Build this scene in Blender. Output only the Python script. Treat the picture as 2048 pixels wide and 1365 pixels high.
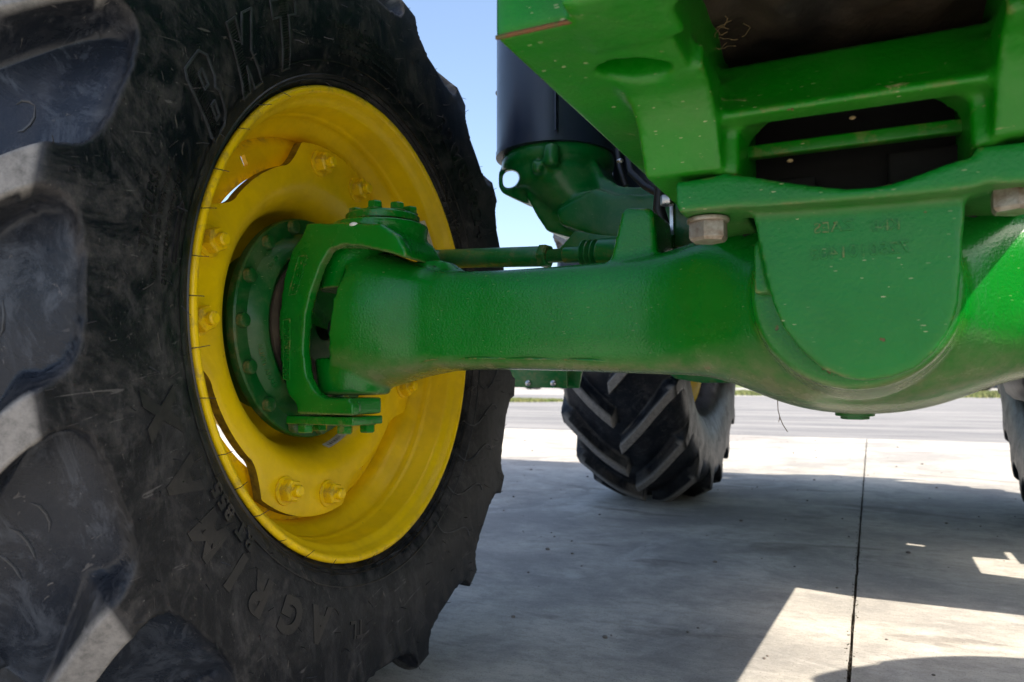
import bpy, bmesh, math, random
import numpy as np
from mathutils import Vector, Matrix, Euler
from mathutils.noise import noise
random.seed(7); rnd = random.Random(11)
R = math.radians; PI = math.pi
scene = bpy.context.scene
for o in list(bpy.data.objects): bpy.data.objects.remove(o)

# ------------------------------------------------------------------ camera, sky, sun, exposure
HC = 0.462                                   # lens height above the concrete
FPX = 1500.0                                 # focal length in pixels of the 2048 px wide photograph
yaw = math.atan((1741-1024)/FPX); pitch = math.atan((766-682.5)/FPX)
cam = bpy.data.cameras.new('camera'); camo = bpy.data.objects.new('camera', cam)
scene.collection.objects.link(camo); scene.camera = camo
cam.sensor_width = 36; cam.lens = FPX/2048*36
camo.location = (0, 0, HC); camo.rotation_euler = (PI/2+pitch, 0, yaw)
cam.clip_start = 0.02; cam.clip_end = 3000
cam.dof.use_dof = True; cam.dof.focus_distance = 0.95; cam.dof.aperture_fstop = 9.0

SUN_EL, SUN_AZ = R(52), R(101)                # azimuth measured from +Y towards +X
w = bpy.data.worlds.new('World'); scene.world = w; w.use_nodes = True
nt = w.node_tree; nt.nodes.clear()
sky = nt.nodes.new('ShaderNodeTexSky'); sky.sky_type = 'NISHITA'; sky.sun_disc = False
sky.sun_elevation = SUN_EL; sky.sun_rotation = SUN_AZ; sky.dust_density = 2.8; sky.air_density = 1.0; sky.ozone_density = 1.2
bg = nt.nodes.new('ShaderNodeBackground'); bg.inputs[1].default_value = 0.15
wo = nt.nodes.new('ShaderNodeOutputWorld')
nt.links.new(sky.outputs[0], bg.inputs[0]); nt.links.new(bg.outputs[0], wo.inputs[0])
sun = bpy.data.lights.new('sun', 'SUN'); sun.energy = 5.0; sun.angle = R(0.53); sun.color = (1.0, 0.90, 0.76)
suno = bpy.data.objects.new('sun', sun); scene.collection.objects.link(suno)
sd = Vector((math.sin(SUN_AZ)*math.cos(SUN_EL), math.cos(SUN_AZ)*math.cos(SUN_EL), math.sin(SUN_EL)))
suno.rotation_euler = (-sd).to_track_quat('-Z', 'Y').to_euler(); suno.location = (4, 0, 6)
scene.view_settings.view_transform = 'Standard'; scene.view_settings.look = 'None'
scene.view_settings.gamma = 1; scene.view_settings.exposure = 1.15; scene.view_settings.use_curve_mapping = False
try:
    scene.cycles.max_bounces = 8; scene.cycles.diffuse_bounces = 5; scene.cycles.glossy_bounces = 4
except Exception: pass

# ------------------------------------------------------------------ measuring helper: a point of the place on a real plane
_F = Vector((-math.sin(yaw)*math.cos(pitch), math.cos(yaw)*math.cos(pitch), math.sin(pitch)))
_R = Vector((math.cos(yaw), math.sin(yaw), 0)); _U = _R.cross(_F); _C = Vector((0, 0, HC))
def ray(px, py): return _F + _R*((px-1024)/FPX) - _U*((py-682.5)/FPX)
def onY(px, py, Y): d = ray(px, py); return _C + d*(Y/d.y)
def onX(px, py, X): d = ray(px, py); return _C + d*(X/d.x)
def onZ(px, py, Z): d = ray(px, py); return _C + d*((Z-HC)/d.z)

# ------------------------------------------------------------------ materials
def mat(name):
    m = bpy.data.materials.new(name); m.use_nodes = True
    n = m.node_tree.nodes; b = n['Principled BSDF']; return m, m.node_tree, b
def N(t, typ, **kw):
    n = t.nodes.new(typ)
    for k, v in kw.items():
        if k.startswith('i_'): n.inputs[k[2:].replace('_', ' ')].default_value = v
        else: setattr(n, k, v)
    return n
def L(t, a, b): t.links.new(a, b)
def noise_tex(t, scale, detail=4, rough=.55, vec=None, dist=0):
    n = N(t, 'ShaderNodeTexNoise'); n.inputs['Scale'].default_value = scale; n.inputs['Detail'].default_value = detail
    n.inputs['Roughness'].default_value = rough; n.inputs['Distortion'].default_value = dist
    if vec is not None: L(t, vec, n.inputs['Vector'])
    return n.outputs['Fac']
def ramp(t, fac, stops):
    r = N(t, 'ShaderNodeValToRGB'); e = r.color_ramp.elements
    while len(e) < len(stops): e.new(0.5)
    for el, (p, c) in zip(e, stops):
        el.position = p; el.color = (c, c, c, 1) if isinstance(c, (int, float)) else (*c, 1)
    L(t, fac, r.inputs[0]); return r.outputs[0]
def mix(t, fac, a, b, mode='MIX'):
    m = N(t, 'ShaderNodeMix', data_type='RGBA', blend_type=mode)
    for s, v in ((m.inputs[0], fac), (m.inputs[6], a), (m.inputs[7], b)):
        if hasattr(v, 'is_output') or isinstance(v, bpy.types.NodeSocket): L(t, v, s)
        elif isinstance(v, (int, float)): s.default_value = v
        else: s.default_value = (*v, 1)
    return m.outputs[2]
def math_(t, op, a, b=0.5):
    m = N(t, 'ShaderNodeMath', operation=op)
    for s, v in ((m.inputs[0], a), (m.inputs[1], b)):
        if isinstance(v, bpy.types.NodeSocket): L(t, v, s)
        else: s.default_value = v
    return m.outputs[0]
def mapping(t, scale=(1, 1, 1), rot=(0, 0, 0), coord='Object'):
    tc = N(t, 'ShaderNodeTexCoord'); mp = N(t, 'ShaderNodeMapping')
    mp.inputs['Scale'].default_value = scale; mp.inputs['Rotation'].default_value = rot
    L(t, tc.outputs[coord], mp.inputs[0]); return mp.outputs[0]
def bump(t, b, h, dist=.001, strength=1.0):
    n = N(t, 'ShaderNodeBump'); n.inputs['Distance'].default_value = dist; n.inputs['Strength'].default_value = strength
    L(t, h, n.inputs['Height']); L(t, n.outputs[0], b.inputs['Normal']); return n

def paint(name, col, rough=.3, peel=.0006, peel_scale=210, dust=.35, specks=.3, rust=.5, dustcol=(.36, .33, .22), under=.0, coat=.25, edge=.55, crev=.45, smear=.0):
    m, t, b = mat(name)
    v = mapping(t)
    base = mix(t, ramp(t, noise_tex(t, 9, 5, .6, v), [(.35, 0), (.7, 1)]), col, tuple(c*.80 for c in col))
    # thin grime film, patchy
    film = ramp(t, noise_tex(t, 14, 8, .72, v, .4), [(.46, 0), (.8, 1)])
    film = math_(t, 'MULTIPLY', film, dust)
    c = mix(t, film, base, dustcol)
    # smudges of dried mud
    v2 = mapping(t, (14, 26, 60))
    sm = ramp(t, noise_tex(t, 1.1, 8, .68, v2, .8), [(.64, 0), (.70, 1)])
    c = mix(t, math_(t, 'MULTIPLY', sm, smear), c, (.38, .33, .17))
    # small fling specks, stretched along the direction of travel
    v3 = mapping(t, (120, 150, 420), (0, .12, 0))
    vo = N(t, 'ShaderNodeTexVoronoi'); vo.inputs['Scale'].default_value = 1.0; L(t, v3, vo.inputs['Vector'])
    gate = ramp(t, noise_tex(t, 16, 4, .6, v), [(.45, 0), (.62, 1)])
    sc_ = N(t, 'ShaderNodeSeparateColor'); L(t, vo.outputs['Color'], sc_.inputs[0])
    thr_ = math_(t, 'MULTIPLY', math_(t, 'POWER', sc_.outputs[0], 2.6), .27)
    jit = math_(t, 'ADD', vo.outputs['Distance'], math_(t, 'MULTIPLY', math_(t, 'SUBTRACT', noise_tex(t, 420, 2, .5, v), .5), .25))
    spk = math_(t, 'MULTIPLY', ramp(t, math_(t, 'SUBTRACT', thr_, jit), [(.0, 0), (.05, 1)]), gate)
    c = mix(t, math_(t, 'MULTIPLY', spk, specks), c, (.42, .42, .24))
    # rust chips
    rs = ramp(t, noise_tex(t, 60, 3, .55, v), [(.735, 0), (.75, 1)])
    rs = math_(t, 'MULTIPLY', rs, ramp(t, noise_tex(t, 7, 3, .5, v), [(.48, 0), (.6, 1)]))
    c = mix(t, math_(t, 'MULTIPLY', rs, rust), c, (.13, .045, .02))
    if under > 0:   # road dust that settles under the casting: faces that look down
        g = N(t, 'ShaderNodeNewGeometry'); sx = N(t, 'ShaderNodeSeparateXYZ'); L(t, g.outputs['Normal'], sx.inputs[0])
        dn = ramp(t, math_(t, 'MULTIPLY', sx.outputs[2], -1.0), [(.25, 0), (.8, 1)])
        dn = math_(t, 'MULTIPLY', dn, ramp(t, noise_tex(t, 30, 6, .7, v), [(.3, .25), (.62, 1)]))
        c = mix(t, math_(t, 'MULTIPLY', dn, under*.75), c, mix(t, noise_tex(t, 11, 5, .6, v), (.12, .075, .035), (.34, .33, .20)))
    ge = N(t, 'ShaderNodeNewGeometry'); pt = ge.outputs['Pointiness']
    ed = math_(t, 'MULTIPLY', ramp(t, pt, [(.525, 0), (.57, 1)]), ramp(t, noise_tex(t, 38, 7, .75, v), [(.52, 0), (.62, 1)]))
    c = mix(t, math_(t, 'MULTIPLY', ed, edge), c, mix(t, noise_tex(t, 90, 3, .6, v), (.20, .075, .025), (.30, .27, .12)))
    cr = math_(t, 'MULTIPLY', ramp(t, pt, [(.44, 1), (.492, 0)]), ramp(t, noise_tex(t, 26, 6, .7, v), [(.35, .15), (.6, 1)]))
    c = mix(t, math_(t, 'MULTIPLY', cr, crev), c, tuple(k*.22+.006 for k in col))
    L(t, c, b.inputs['Base Color'])
    rr = math_(t, 'ADD', math_(t, 'MULTIPLY', film, .8), rough)
    rr = math_(t, 'ADD', rr, math_(t, 'MULTIPLY', noise_tex(t, 30, 4, .6, v), .12))
    L(t, rr, b.inputs['Roughness'])
    b.inputs['Specular IOR Level'].default_value = .33; b.inputs['Coat Weight'].default_value = coat*.6; b.inputs['Coat Roughness'].default_value = .18
    h = math_(t, 'ADD', noise_tex(t, peel_scale, 2, .5, v), math_(t, 'MULTIPLY', rs, -.8))
    h = math_(t, 'ADD', h, math_(t, 'MULTIPLY', noise_tex(t, 45, 3, .5, v), .9)); h = math_(t, 'ADD', h, math_(t, 'MULTIPLY', noise_tex(t, 13, 3, .5, v), 2.2))
    bump(t, b, h, peel, 1.0)
    return m
GREEN = (.0, .165, .011)
M = {}
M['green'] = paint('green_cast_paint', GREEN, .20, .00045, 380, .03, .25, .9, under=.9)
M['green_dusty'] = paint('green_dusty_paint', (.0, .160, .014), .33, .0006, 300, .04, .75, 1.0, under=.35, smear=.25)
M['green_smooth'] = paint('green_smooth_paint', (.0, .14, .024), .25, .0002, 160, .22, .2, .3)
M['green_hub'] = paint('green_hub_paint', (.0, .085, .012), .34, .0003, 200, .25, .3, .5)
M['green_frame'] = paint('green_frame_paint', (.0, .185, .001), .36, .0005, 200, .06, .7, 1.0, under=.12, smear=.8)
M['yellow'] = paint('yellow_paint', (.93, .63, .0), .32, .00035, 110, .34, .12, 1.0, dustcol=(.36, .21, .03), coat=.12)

def rubber():
    m, t, b = mat('tyre_rubber'); v = mapping(t)
    at = N(t, 'ShaderNodeAttribute', attribute_name='wear'); wear = at.outputs['Fac']
    at2 = N(t, 'ShaderNodeAttribute', attribute_name='void'); void = at2.outputs['Fac']
    patch = ramp(t, noise_tex(t, 7, 12, .80, v, 1.2), [(.47, 0), (.60, 1)])
    patch2 = ramp(t, noise_tex(t, 19, 10, .78, mapping(t, (1, 1.7, .8), (.4, .2, .9)), .6), [(.50, 0), (.66, 1)])
    fine = ramp(t, noise_tex(t, 90, 8, .75, v), [(.42, 0), (.72, 1)])
    c = mix(t, patch, (.0024, .0038, .0066), (.014, .015, .018))
    c = mix(t, math_(t, 'MULTIPLY', patch2, .75), c, (.050, .049, .052))
    c = mix(t, math_(t, 'MULTIPLY', math_(t, 'MULTIPLY', fine, patch), .6), c, (.085, .078, .075))
    # scuffs
    v2 = mapping(t, (8, 60, 22), (0.6, .3, .8)); s1 = ramp(t, noise_tex(t, 2.2, 5, .6, v2, 1.4), [(.655, 0), (.70, 1)])
    c = mix(t, math_(t, 'MULTIPLY', s1, .42), c, (.15, .13, .12))
    v4 = mapping(t, (30, 6, 60), (0.1, .8, .2)); s2 = ramp(t, noise_tex(t, 2.5, 5, .6, v4, 1.0), [(.66, 0), (.69, 1)])
    c = mix(t, math_(t, 'MULTIPLY', s2, .4), c, (.15, .14, .14))
    v5 = mapping(t, (1, 1, 1)); s3 = ramp(t, noise_tex(t, 230, 3, .6, v5), [(.70, 0), (.76, 1)])
    c = mix(t, math_(t, 'MULTIPLY', s3, .5), c, (.22, .21, .20))
    cw = mix(t, fine, (.22, .21, .20), (.09, .088, .085))
    c = mix(t, wear, c, cw)
    cv = mix(t, patch2, (.012, .0165, .026), (.058, .070, .092)); cv = mix(t, math_(t, 'MULTIPLY', s1, .5), cv, (.13, .13, .135)); cv = mix(t, math_(t, 'MULTIPLY', s3, .6), cv, (.2, .2, .21))  # blue sheen of the sky painted into the void colour
    c = mix(t, math_(t, 'MULTIPLY', void, .8), c, cv)
    L(t, c, b.inputs['Base Color'])
    r = math_(t, 'ADD', math_(t, 'MULTIPLY', math_(t, 'MAXIMUM', patch, patch2), .25), .38); b.inputs['Specular IOR Level'].default_value = .3
    r = math_(t, 'ADD', r, math_(t, 'MULTIPLY', wear, .3)); r = math_(t, 'SUBTRACT', r, math_(t, 'MULTIPLY', void, .17))
    L(t, r, b.inputs['Roughness'])
    h = math_(t, 'ADD', math_(t, 'MULTIPLY', noise_tex(t, 500, 5, .7, v), .5), math_(t, 'MULTIPLY', noise_tex(t, 40, 6, .6, v), 1.2))
    h = math_(t, 'ADD', h, math_(t, 'MULTIPLY', s1, .4))
    bump(t, b, h, .0007, 1)
    return m
M['rubber'] = rubber()
def simple(name, col, rough=.5, metal=0, nscale=30, nmix=.3, col2=None, bmp=.0003, bscale=150):
    m, t, b = mat(name); v = mapping(t)
    col2 = col2 or tuple(c*.55 for c in col)
    L(t, mix(t, ramp(t, noise_tex(t, nscale, 6, .65, v), [(.4, 0), (.68, 1)]), col, tuple(a*(1-nmix)+b_*nmix for a, b_ in zip(col, col2))), b.inputs['Base Color'])
    b.inputs['Metallic'].default_value = metal
    L(t, math_(t, 'ADD', math_(t, 'MULTIPLY', noise_tex(t, nscale*2, 4, .6, v), .2), rough-.1), b.inputs['Roughness'])
    bump(t, b, noise_tex(t, bscale, 4, .6, v), bmp, 1)
    return m
M['lettering'] = simple('moulded_lettering_rubber', (.0035, .0045, .0065), .38, 0, 25, 1, (.020, .018, .0175))
M['pale_rib'] = simple('pale_rib_rubber', (.040, .046, .056), .45, 0, 50, 1, (.018, .018, .02))  # paler than the sidewall so the raised strokes stand out
M['hair'] = simple('rubber_spew', (.012, .012, .014), .45)
M['bolt'] = simple('weathered_steel', (.34, .31, .26), .48, .55, 70, 1, (.17, .12, .08), .0005, 300)
M['steel'] = simple('bare_steel', (.55, .55, .56), .3, .9, 40, .6)
M['pitch'] = simple('hollow_black', (.002, .002, .002), .8, 0, 20, .5, (.006, .005, .004))  # near-black colour stands in for the unlit hollow behind the window
M['chrome'] = simple('chromed_rod', (.75, .78, .82), .08, 1.0, 40, .1, None, .00002)
M['black'] = simple('black_plastic', (.012, .014, .02), .42, 0, 20, .5, (.03, .03, .034))
M['canister'] = simple('black_canister_paint', (.016, .024, .048), .33, 0, 12, .5, (.03, .035, .05), .0001)
M['blackrubber'] = simple('black_hose_rubber', (.012, .012, .013), .5)
M['grime'] = simple('oily_grime', (.010, .008, .006), .7, 0, 9, 1, (.06, .043, .026), .004, 25)
M['straw'] = simple('dry_straw', (.42, .30, .15), .8)
M['rust'] = simple('flaking_rust', (.16, .055, .02), .85, 0, 200, 1, (.05, .09, .02), .0008, 300)
M['cutedge'] = simple('dark_plate_edge', (.22, .14, .01), .6, 0, 60, 1, (.035, .025, .01), .001, 200)  # outer edge wall of the disc, darker than its face
M['white'] = simple('sticker_paper', (.62, .60, .54), .55, 0, 20, .3)
M['ink'] = simple('printed_ink', (.02, .02, .02), .5)
M['whitepaint'] = simple('white_paint_dab', (.8, .8, .78), .5)
M['castiron'] = simple('brown_cast_iron', (.10, .085, .075), .6, .1, 40, 1, (.2, .17, .15), .0006, 200)
M['glass'] = simple('tinted_glass', (.02, .025, .03), .06)
M['twig'] = simple('dry_stalk', (.09, .06, .035), .8)
M['plug'] = simple('green_plug_paint', (.004, .10, .012), .5)

def concrete():
    m, t, b = mat('broom_finished_concrete'); v = mapping(t, (1, 1, 1))
    big = noise_tex(t, 1.5, 7, .62, v, .5); mid = noise_tex(t, 7, 9, .7, v, .4); fine = noise_tex(t, 140, 4, .7, v)
    c = mix(t, ramp(t, big, [(.40, 0), (.60, 1)]), (.49, .46, .405), (.245, .235, .22))
    c = mix(t, math_(t, 'MULTIPLY', ramp(t, mid, [(.48, 0), (.66, 1)]), .6), c, (.19, .183, .172))
    st = mapping(t, (1.0, 3.4, 1), (0, 0, .12)); streak = ramp(t, noise_tex(t, 5, 8, .72, st, .8), [(.55, 0), (.72, 1)])
    c = mix(t, math_(t, 'MULTIPLY', streak, .55), c, (.16, .155, .15))
    pale = ramp(t, noise_tex(t, 3.2, 7, .66, mapping(t, (1, 1, 1), (0, 0, 1.1)), 1.0), [(.55, 0), (.68, 1)])
    c = mix(t, math_(t, 'MULTIPLY', pale, .45), c, (.56, .54, .50))
    m2 = noise_tex(t, 24, 10, .8, mapping(t, (1, 1.8, 1), (0, 0, .3)), .6)
    c = mix(t, math_(t, 'MULTIPLY', ramp(t, m2, [(.47, 0), (.62, 1)]), .42), c, (.17, .163, .152))
    c = mix(t, math_(t, 'MULTIPLY', ramp(t, m2, [(.30, 1), (.42, 0)]), .5), c, (.52, .50, .46))
    # oil spots
    oil = ramp(t, noise_tex(t, 1.9, 5, .55, mapping(t, (1, 2.3, 1), (0, 0, .1)), .7), [(.60, 0), (.66, 1)])
    c = mix(t, math_(t, 'MULTIPLY', oil, .55), c, (.10, .085, .075))
    c = mix(t, ramp(t, noise_tex(t, 320, 2, .6, v), [(.60, 0), (.68, .8)]), c, (.11, .10, .09))
    c = mix(t, ramp(t, fine, [(.3, .18), (.5, 0)]), c, (.60, .58, .54))
    L(t, c, b.inputs['Base Color']); b.inputs['Roughness'].default_value = .78
    broom = noise_tex(t, 18, 6, .75, mapping(t, (1, 14, 1), (0, 0, .05)), .2)
    c2 = mix(t, math_(t, 'MULTIPLY', ramp(t, broom, [(.5, 0), (.7, 1)]), .28), c, (.17, .165, .155)); L(t, c2, b.inputs['Base Color'])
    h = math_(t, 'ADD', math_(t, 'MULTIPLY', fine, .6), math_(t, 'MULTIPLY', noise_tex(t, 420, 3, .6, v), .5))
    bump(t, b, math_(t, 'ADD', math_(t, 'ADD', h, broom), mid), .0014, 1); return m
M['concrete'] = concrete()
def asphalt():
    m, t, b = mat('worn_asphalt'); v = mapping(t)
    c = mix(t, ramp(t, noise_tex(t, 1.1, 9, .7, mapping(t, (.25, 1.6, 1)), .8), [(.40, 0), (.60, 1)]), (.095, .098, .106), (.22, .218, .215))
    c = mix(t, ramp(t, noise_tex(t, 4, 9, .75, mapping(t, (.3, 2.2, 1)), .5), [(.48, 0), (.7, .6)]), c, (.07, .07, .076))
    c = mix(t, ramp(t, noise_tex(t, 60, 5, .8, v), [(.46, 0), (.7, .6)]), c, (.27, .265, .26))
    L(t, c, b.inputs['Base Color']); b.inputs['Roughness'].default_value = .85
    bump(t, b, noise_tex(t, 80, 5, .8, v), .006, 1); return m
M['asphalt'] = asphalt()
M['gravel'] = simple('pale_gravel_lot', (.24, .235, .23), .9, 0, 3, 1, (.33, .32, .30), .01, 40)
M['field'] = simple('far_field_grass', (.085, .12, .035), .9, 0, 2, 1, (.15, .15, .06), .02, 20)
M['grass'] = simple('grass_blades', (.10, .15, .035), .8, 0, 3, 1, (.22, .20, .08))
M['dirt'] = simple('joint_dirt', (.035, .028, .02), .95, 0, 30, 1, (.09, .07, .045), .003, 200)

# ------------------------------------------------------------------ geometry helpers
def link(o): scene.collection.objects.link(o); return o
def smooth_mesh(me, ang=38):
    if not me.polygons: return
    me.polygons.foreach_set('use_smooth', [True]*len(me.polygons))
    try: me.set_sharp_from_angle(angle=R(ang))
    except Exception: pass
def mesh_obj(name, verts, faces, m=None, parent=None, smooth=38):
    me = bpy.data.meshes.new(name); me.from_pydata([tuple(v) for v in verts], [], [tuple(f) for f in faces]); me.update()
    bm = bmesh.new(); bm.from_mesh(me); bmesh.ops.recalc_face_normals(bm, faces=bm.faces); bm.to_mesh(me); bm.free()
    if smooth: smooth_mesh(me, smooth)
    o = bpy.data.objects.new(name, me); link(o)
    if m: me.materials.append(M[m] if isinstance(m, str) else m)
    if parent: o.parent = parent
    return o
def join(*prims):
    V, Fc = [], []
    for v, f in prims:
        k = len(V); V += [tuple(x) for x in v]; Fc += [tuple(i+k for i in q) for q in f]
    return V, Fc
def frame_of(ax):
    ax = Vector(ax).normalized(); u = ax.cross(Vector((0, 0, 1)))
    if u.length < 1e-4: u = Vector((1, 0, 0))
    u.normalize(); return ax, u, ax.cross(u)
def lathe(profile, p0=(0, 0, 0), ax=(1, 0, 0), n=64, caps=True, a0=0):   # profile: (distance along axis, radius)
    ax, u, v = frame_of(ax); p0 = Vector(p0); V, Fc = [], []
    for (d, r) in profile:
        for i in range(n):
            a = a0+2*PI*i/n; V.append(p0+ax*d+(u*math.cos(a)+v*math.sin(a))*r)
    for j in range(len(profile)-1):
        for i in range(n): k = (i+1) % n; Fc.append((j*n+i, j*n+k, (j+1)*n+k, (j+1)*n+i))
    if caps: Fc.append(tuple(range(n-1, -1, -1))); Fc.append(tuple((len(profile)-1)*n+i for i in range(n)))
    return V, Fc
def cyl(p0, p1, r, r1=None, n=32, bev=0):
    p0, p1 = Vector(p0), Vector(p1); d = (p1-p0).length; r1 = r if r1 is None else r1
    if bev: pr = [(0, r-bev), (bev*.3, r-bev*.3), (bev, r), (d-bev, r1), (d-bev*.3, r1-bev*.3), (d, r1-bev)]
    else: pr = [(0, r), (d, r1)]
    return lathe(pr, p0, p1-p0, n)
def box(x0, x1, y0, y1, z0, z1):
    v = [(x, y, z) for x in (x0, x1) for y in (y0, y1) for z in (z0, z1)]
    return v, [(0, 1, 3, 2), (4, 6, 7, 5), (0, 4, 5, 1), (2, 3, 7, 6), (0, 2, 6, 4), (1, 5, 7, 3)]
def prism(outline, vec):
    o = [Vector(p) for p in outline]; vec = Vector(vec); n = len(o)
    return o+[p+vec for p in o], [tuple(range(n-1, -1, -1)), tuple(range(n, 2*n))]+[(i, (i+1) % n, n+(i+1) % n, n+i) for i in range(n)]
def loft(rings):
    n = len(rings[0]); V = [Vector(p) for r in rings for p in r]; Fc = []
    for j in range(len(rings)-1):
        for i in range(n): k = (i+1) % n; Fc.append((j*n+i, j*n+k, (j+1)*n+k, (j+1)*n+i))
    Fc.append(tuple(range(n-1, -1, -1))); Fc.append(tuple((len(rings)-1)*n+i for i in range(n))); return V, Fc
def tube(pts, r, n=12, rr=None):
    pts = [Vector(p) for p in pts]; rings = []; u = None
    for i, p in enumerate(pts):
        t = (pts[min(i+1, len(pts)-1)]-pts[max(i-1, 0)]).normalized()
        if u is None: _, u, _ = frame_of(t)
        u = (u-t*u.dot(t)).normalized(); v = t.cross(u); q = rr[i] if rr else r
        rings.append([p+(u*math.cos(2*PI*k/n)+v*math.sin(2*PI*k/n))*q for k in range(n)])
    return loft(rings)
def ball(c, r, n=24, m=14, s=(1, 1, 1)):
    c = Vector(c); pr = [(-math.cos(PI*(j+.02)/(m))*r, max(math.sin(PI*(j+.02)/m)*r, 1e-4)) for j in range(m+1)]
    V, Fc = lathe(pr, (0, 0, 0), (0, 0, 1), n); return [(c.x+p[0]*s[0], c.y+p[1]*s[1], c.z+p[2]*s[2]) for p in V], Fc
def bake(o):
    dg = bpy.context.evaluated_depsgraph_get(); me = bpy.data.meshes.new_from_object(o.evaluated_get(dg))
    o.modifiers.clear(); old = o.data; o.data = me; me.name = o.name; bpy.data.meshes.remove(old)
def bevel(o, wd=.003, seg=3, ang=32):
    m = o.modifiers.new('b', 'BEVEL'); m.width = wd; m.segments = seg; m.limit_method = 'ANGLE'; m.angle_limit = R(ang); m.harden_normals = False
    bake(o); smooth_mesh(o.data, 50); return o
def part(name, prim, m, parent, bv=0, smooth=38, seg=3):
    o = mesh_obj(name, prim[0], prim[1], m, parent, smooth)
    if bv: bevel(o, bv, seg)
    return o
def cast(name, prims, m, parent, voxel=.004, it=4, cut=None, fac=.5):
    """castings: overlapping solids fused to one skin with rounded inner and outer corners"""
    V, Fc = join(*prims); o = mesh_obj(name, V, Fc, m, parent, 0)
    bm = bmesh.new()
    for pr in prims:
        b2 = bmesh.new(); vs = [b2.verts.new(tuple(p)) for p in pr[0]]
        for f in pr[1]:
            try: b2.faces.new([vs[i] for i in f])
            except ValueError: pass
        bmesh.ops.recalc_face_normals(b2, faces=b2.faces); tmp = bpy.data.meshes.new('t'); b2.to_mesh(tmp); bm.from_mesh(tmp); bpy.data.meshes.remove(tmp); b2.free()
    bm.to_mesh(o.data); bm.free()
    r = o.modifiers.new('r', 'REMESH'); r.mode = 'VOXEL'; r.voxel_size = voxel; r.use_smooth_shade = True
    cutter = None
    if cut:
        VV, FF = join(*cut); cutter = mesh_obj('cutter', VV, FF, None, None, 0)
        b = o.modifiers.new('c', 'BOOLEAN'); b.operation = 'DIFFERENCE'; b.object = cutter; b.solver = 'EXACT'
        r2 = o.modifiers.new('r2', 'REMESH'); r2.mode = 'VOXEL'; r2.voxel_size = voxel; r2.use_smooth_shade = True
    s = o.modifiers.new('s', 'SMOOTH'); s.iterations = it; s.factor = fac
    bpy.context.view_layer.update(); bake(o)
    if cutter: bpy.data.objects.remove(cutter)
    o.data.polygons.foreach_set('use_smooth', [True]*len(o.data.polygons))
    if parent and not o.parent: o.parent = parent
    return o
def hexbolt(p, ax, af=.03, h=.012, washer=0, wh=.003, stud=0, studr=.008, n=6, a0=0):
    ax = Vector(ax).normalized(); p = Vector(p); q = []
    if washer: q.append(cyl(p, p+ax*wh, washer, n=28, bev=.0008)); p = p+ax*wh
    r = af/2/math.cos(PI/6); pr = [(0, r*.97), (h*.06, r), (h*.82, r), (h, r*.86)]
    q.append(lathe(pr, p, ax, 6, a0=a0))
    if stud: q.append(lathe([(h*.9, studr), (h+stud-.002, studr), (h+stud, studr-.002)], p, ax, 20))
    return q
def empty(name, loc=(0, 0, 0), parent=None, mtx=None):
    o = bpy.data.objects.new(name, None); link(o); o.empty_display_size = .1
    if parent: o.parent = parent
    if mtx is not None: o.matrix_local = mtx
    else: o.location = loc
    return o
def tag(o, label=None, cat=None, group=None, kind=None):
    for k, v in (('label', label), ('category', cat), ('group', group), ('kind', kind)):
        if v: o[k] = v
    return o
def text_prim(txt, size, ext=.001, shear=0, offset=0, spacing=1.0):
    cu = bpy.data.curves.new('t', 'FONT'); cu.body = txt; cu.size = size; cu.extrude = ext; cu.shear = shear; cu.offset = offset
    cu.align_x = 'CENTER'; cu.align_y = 'CENTER'; cu.space_character = spacing; cu.resolution_u = 4
    o = bpy.data.objects.new('t', cu); link(o); bpy.context.view_layer.update()
    me = bpy.data.meshes.new_from_object(o.evaluated_get(bpy.context.evaluated_depsgraph_get()))
    V = [v.co.copy() for v in me.vertices]; Fc = [tuple(p.vertices) for p in me.polygons]
    bpy.data.objects.remove(o); bpy.data.meshes.remove(me); return V, Fc
def put_text(txt, size, c, ux, uy, ext=.001, **kw):
    V, Fc = text_prim(txt, size, ext, **kw); c, ux, uy = Vector(c), Vector(ux).normalized(), Vector(uy).normalized(); nz = ux.cross(uy)
    return [c+ux*v.x+uy*v.y+nz*v.z for v in V], Fc

# ------------------------------------------------------------------ ground
def sheet(name, x0, x1, y0, y1, z, m, n=1, kind='structure', parent=None):
    V = [(x0+(x1-x0)*i/n, y0+(y1-y0)*j/n, z) for j in range(n+1) for i in range(n+1)]
    Fc = [(j*(n+1)+i, j*(n+1)+i+1, (j+1)*(n+1)+i+1, (j+1)*(n+1)+i) for j in range(n) for i in range(n)]
    o = mesh_obj(name, V, Fc, m, parent, 0); tag(o, kind=kind); return o
ground = sheet('ground', -900, 900, -60, 1800, -.030, 'field', 1)
gravel = sheet('gravel_lot', -120, 120, 5, 75, -.022, 'gravel', 4)
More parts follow.
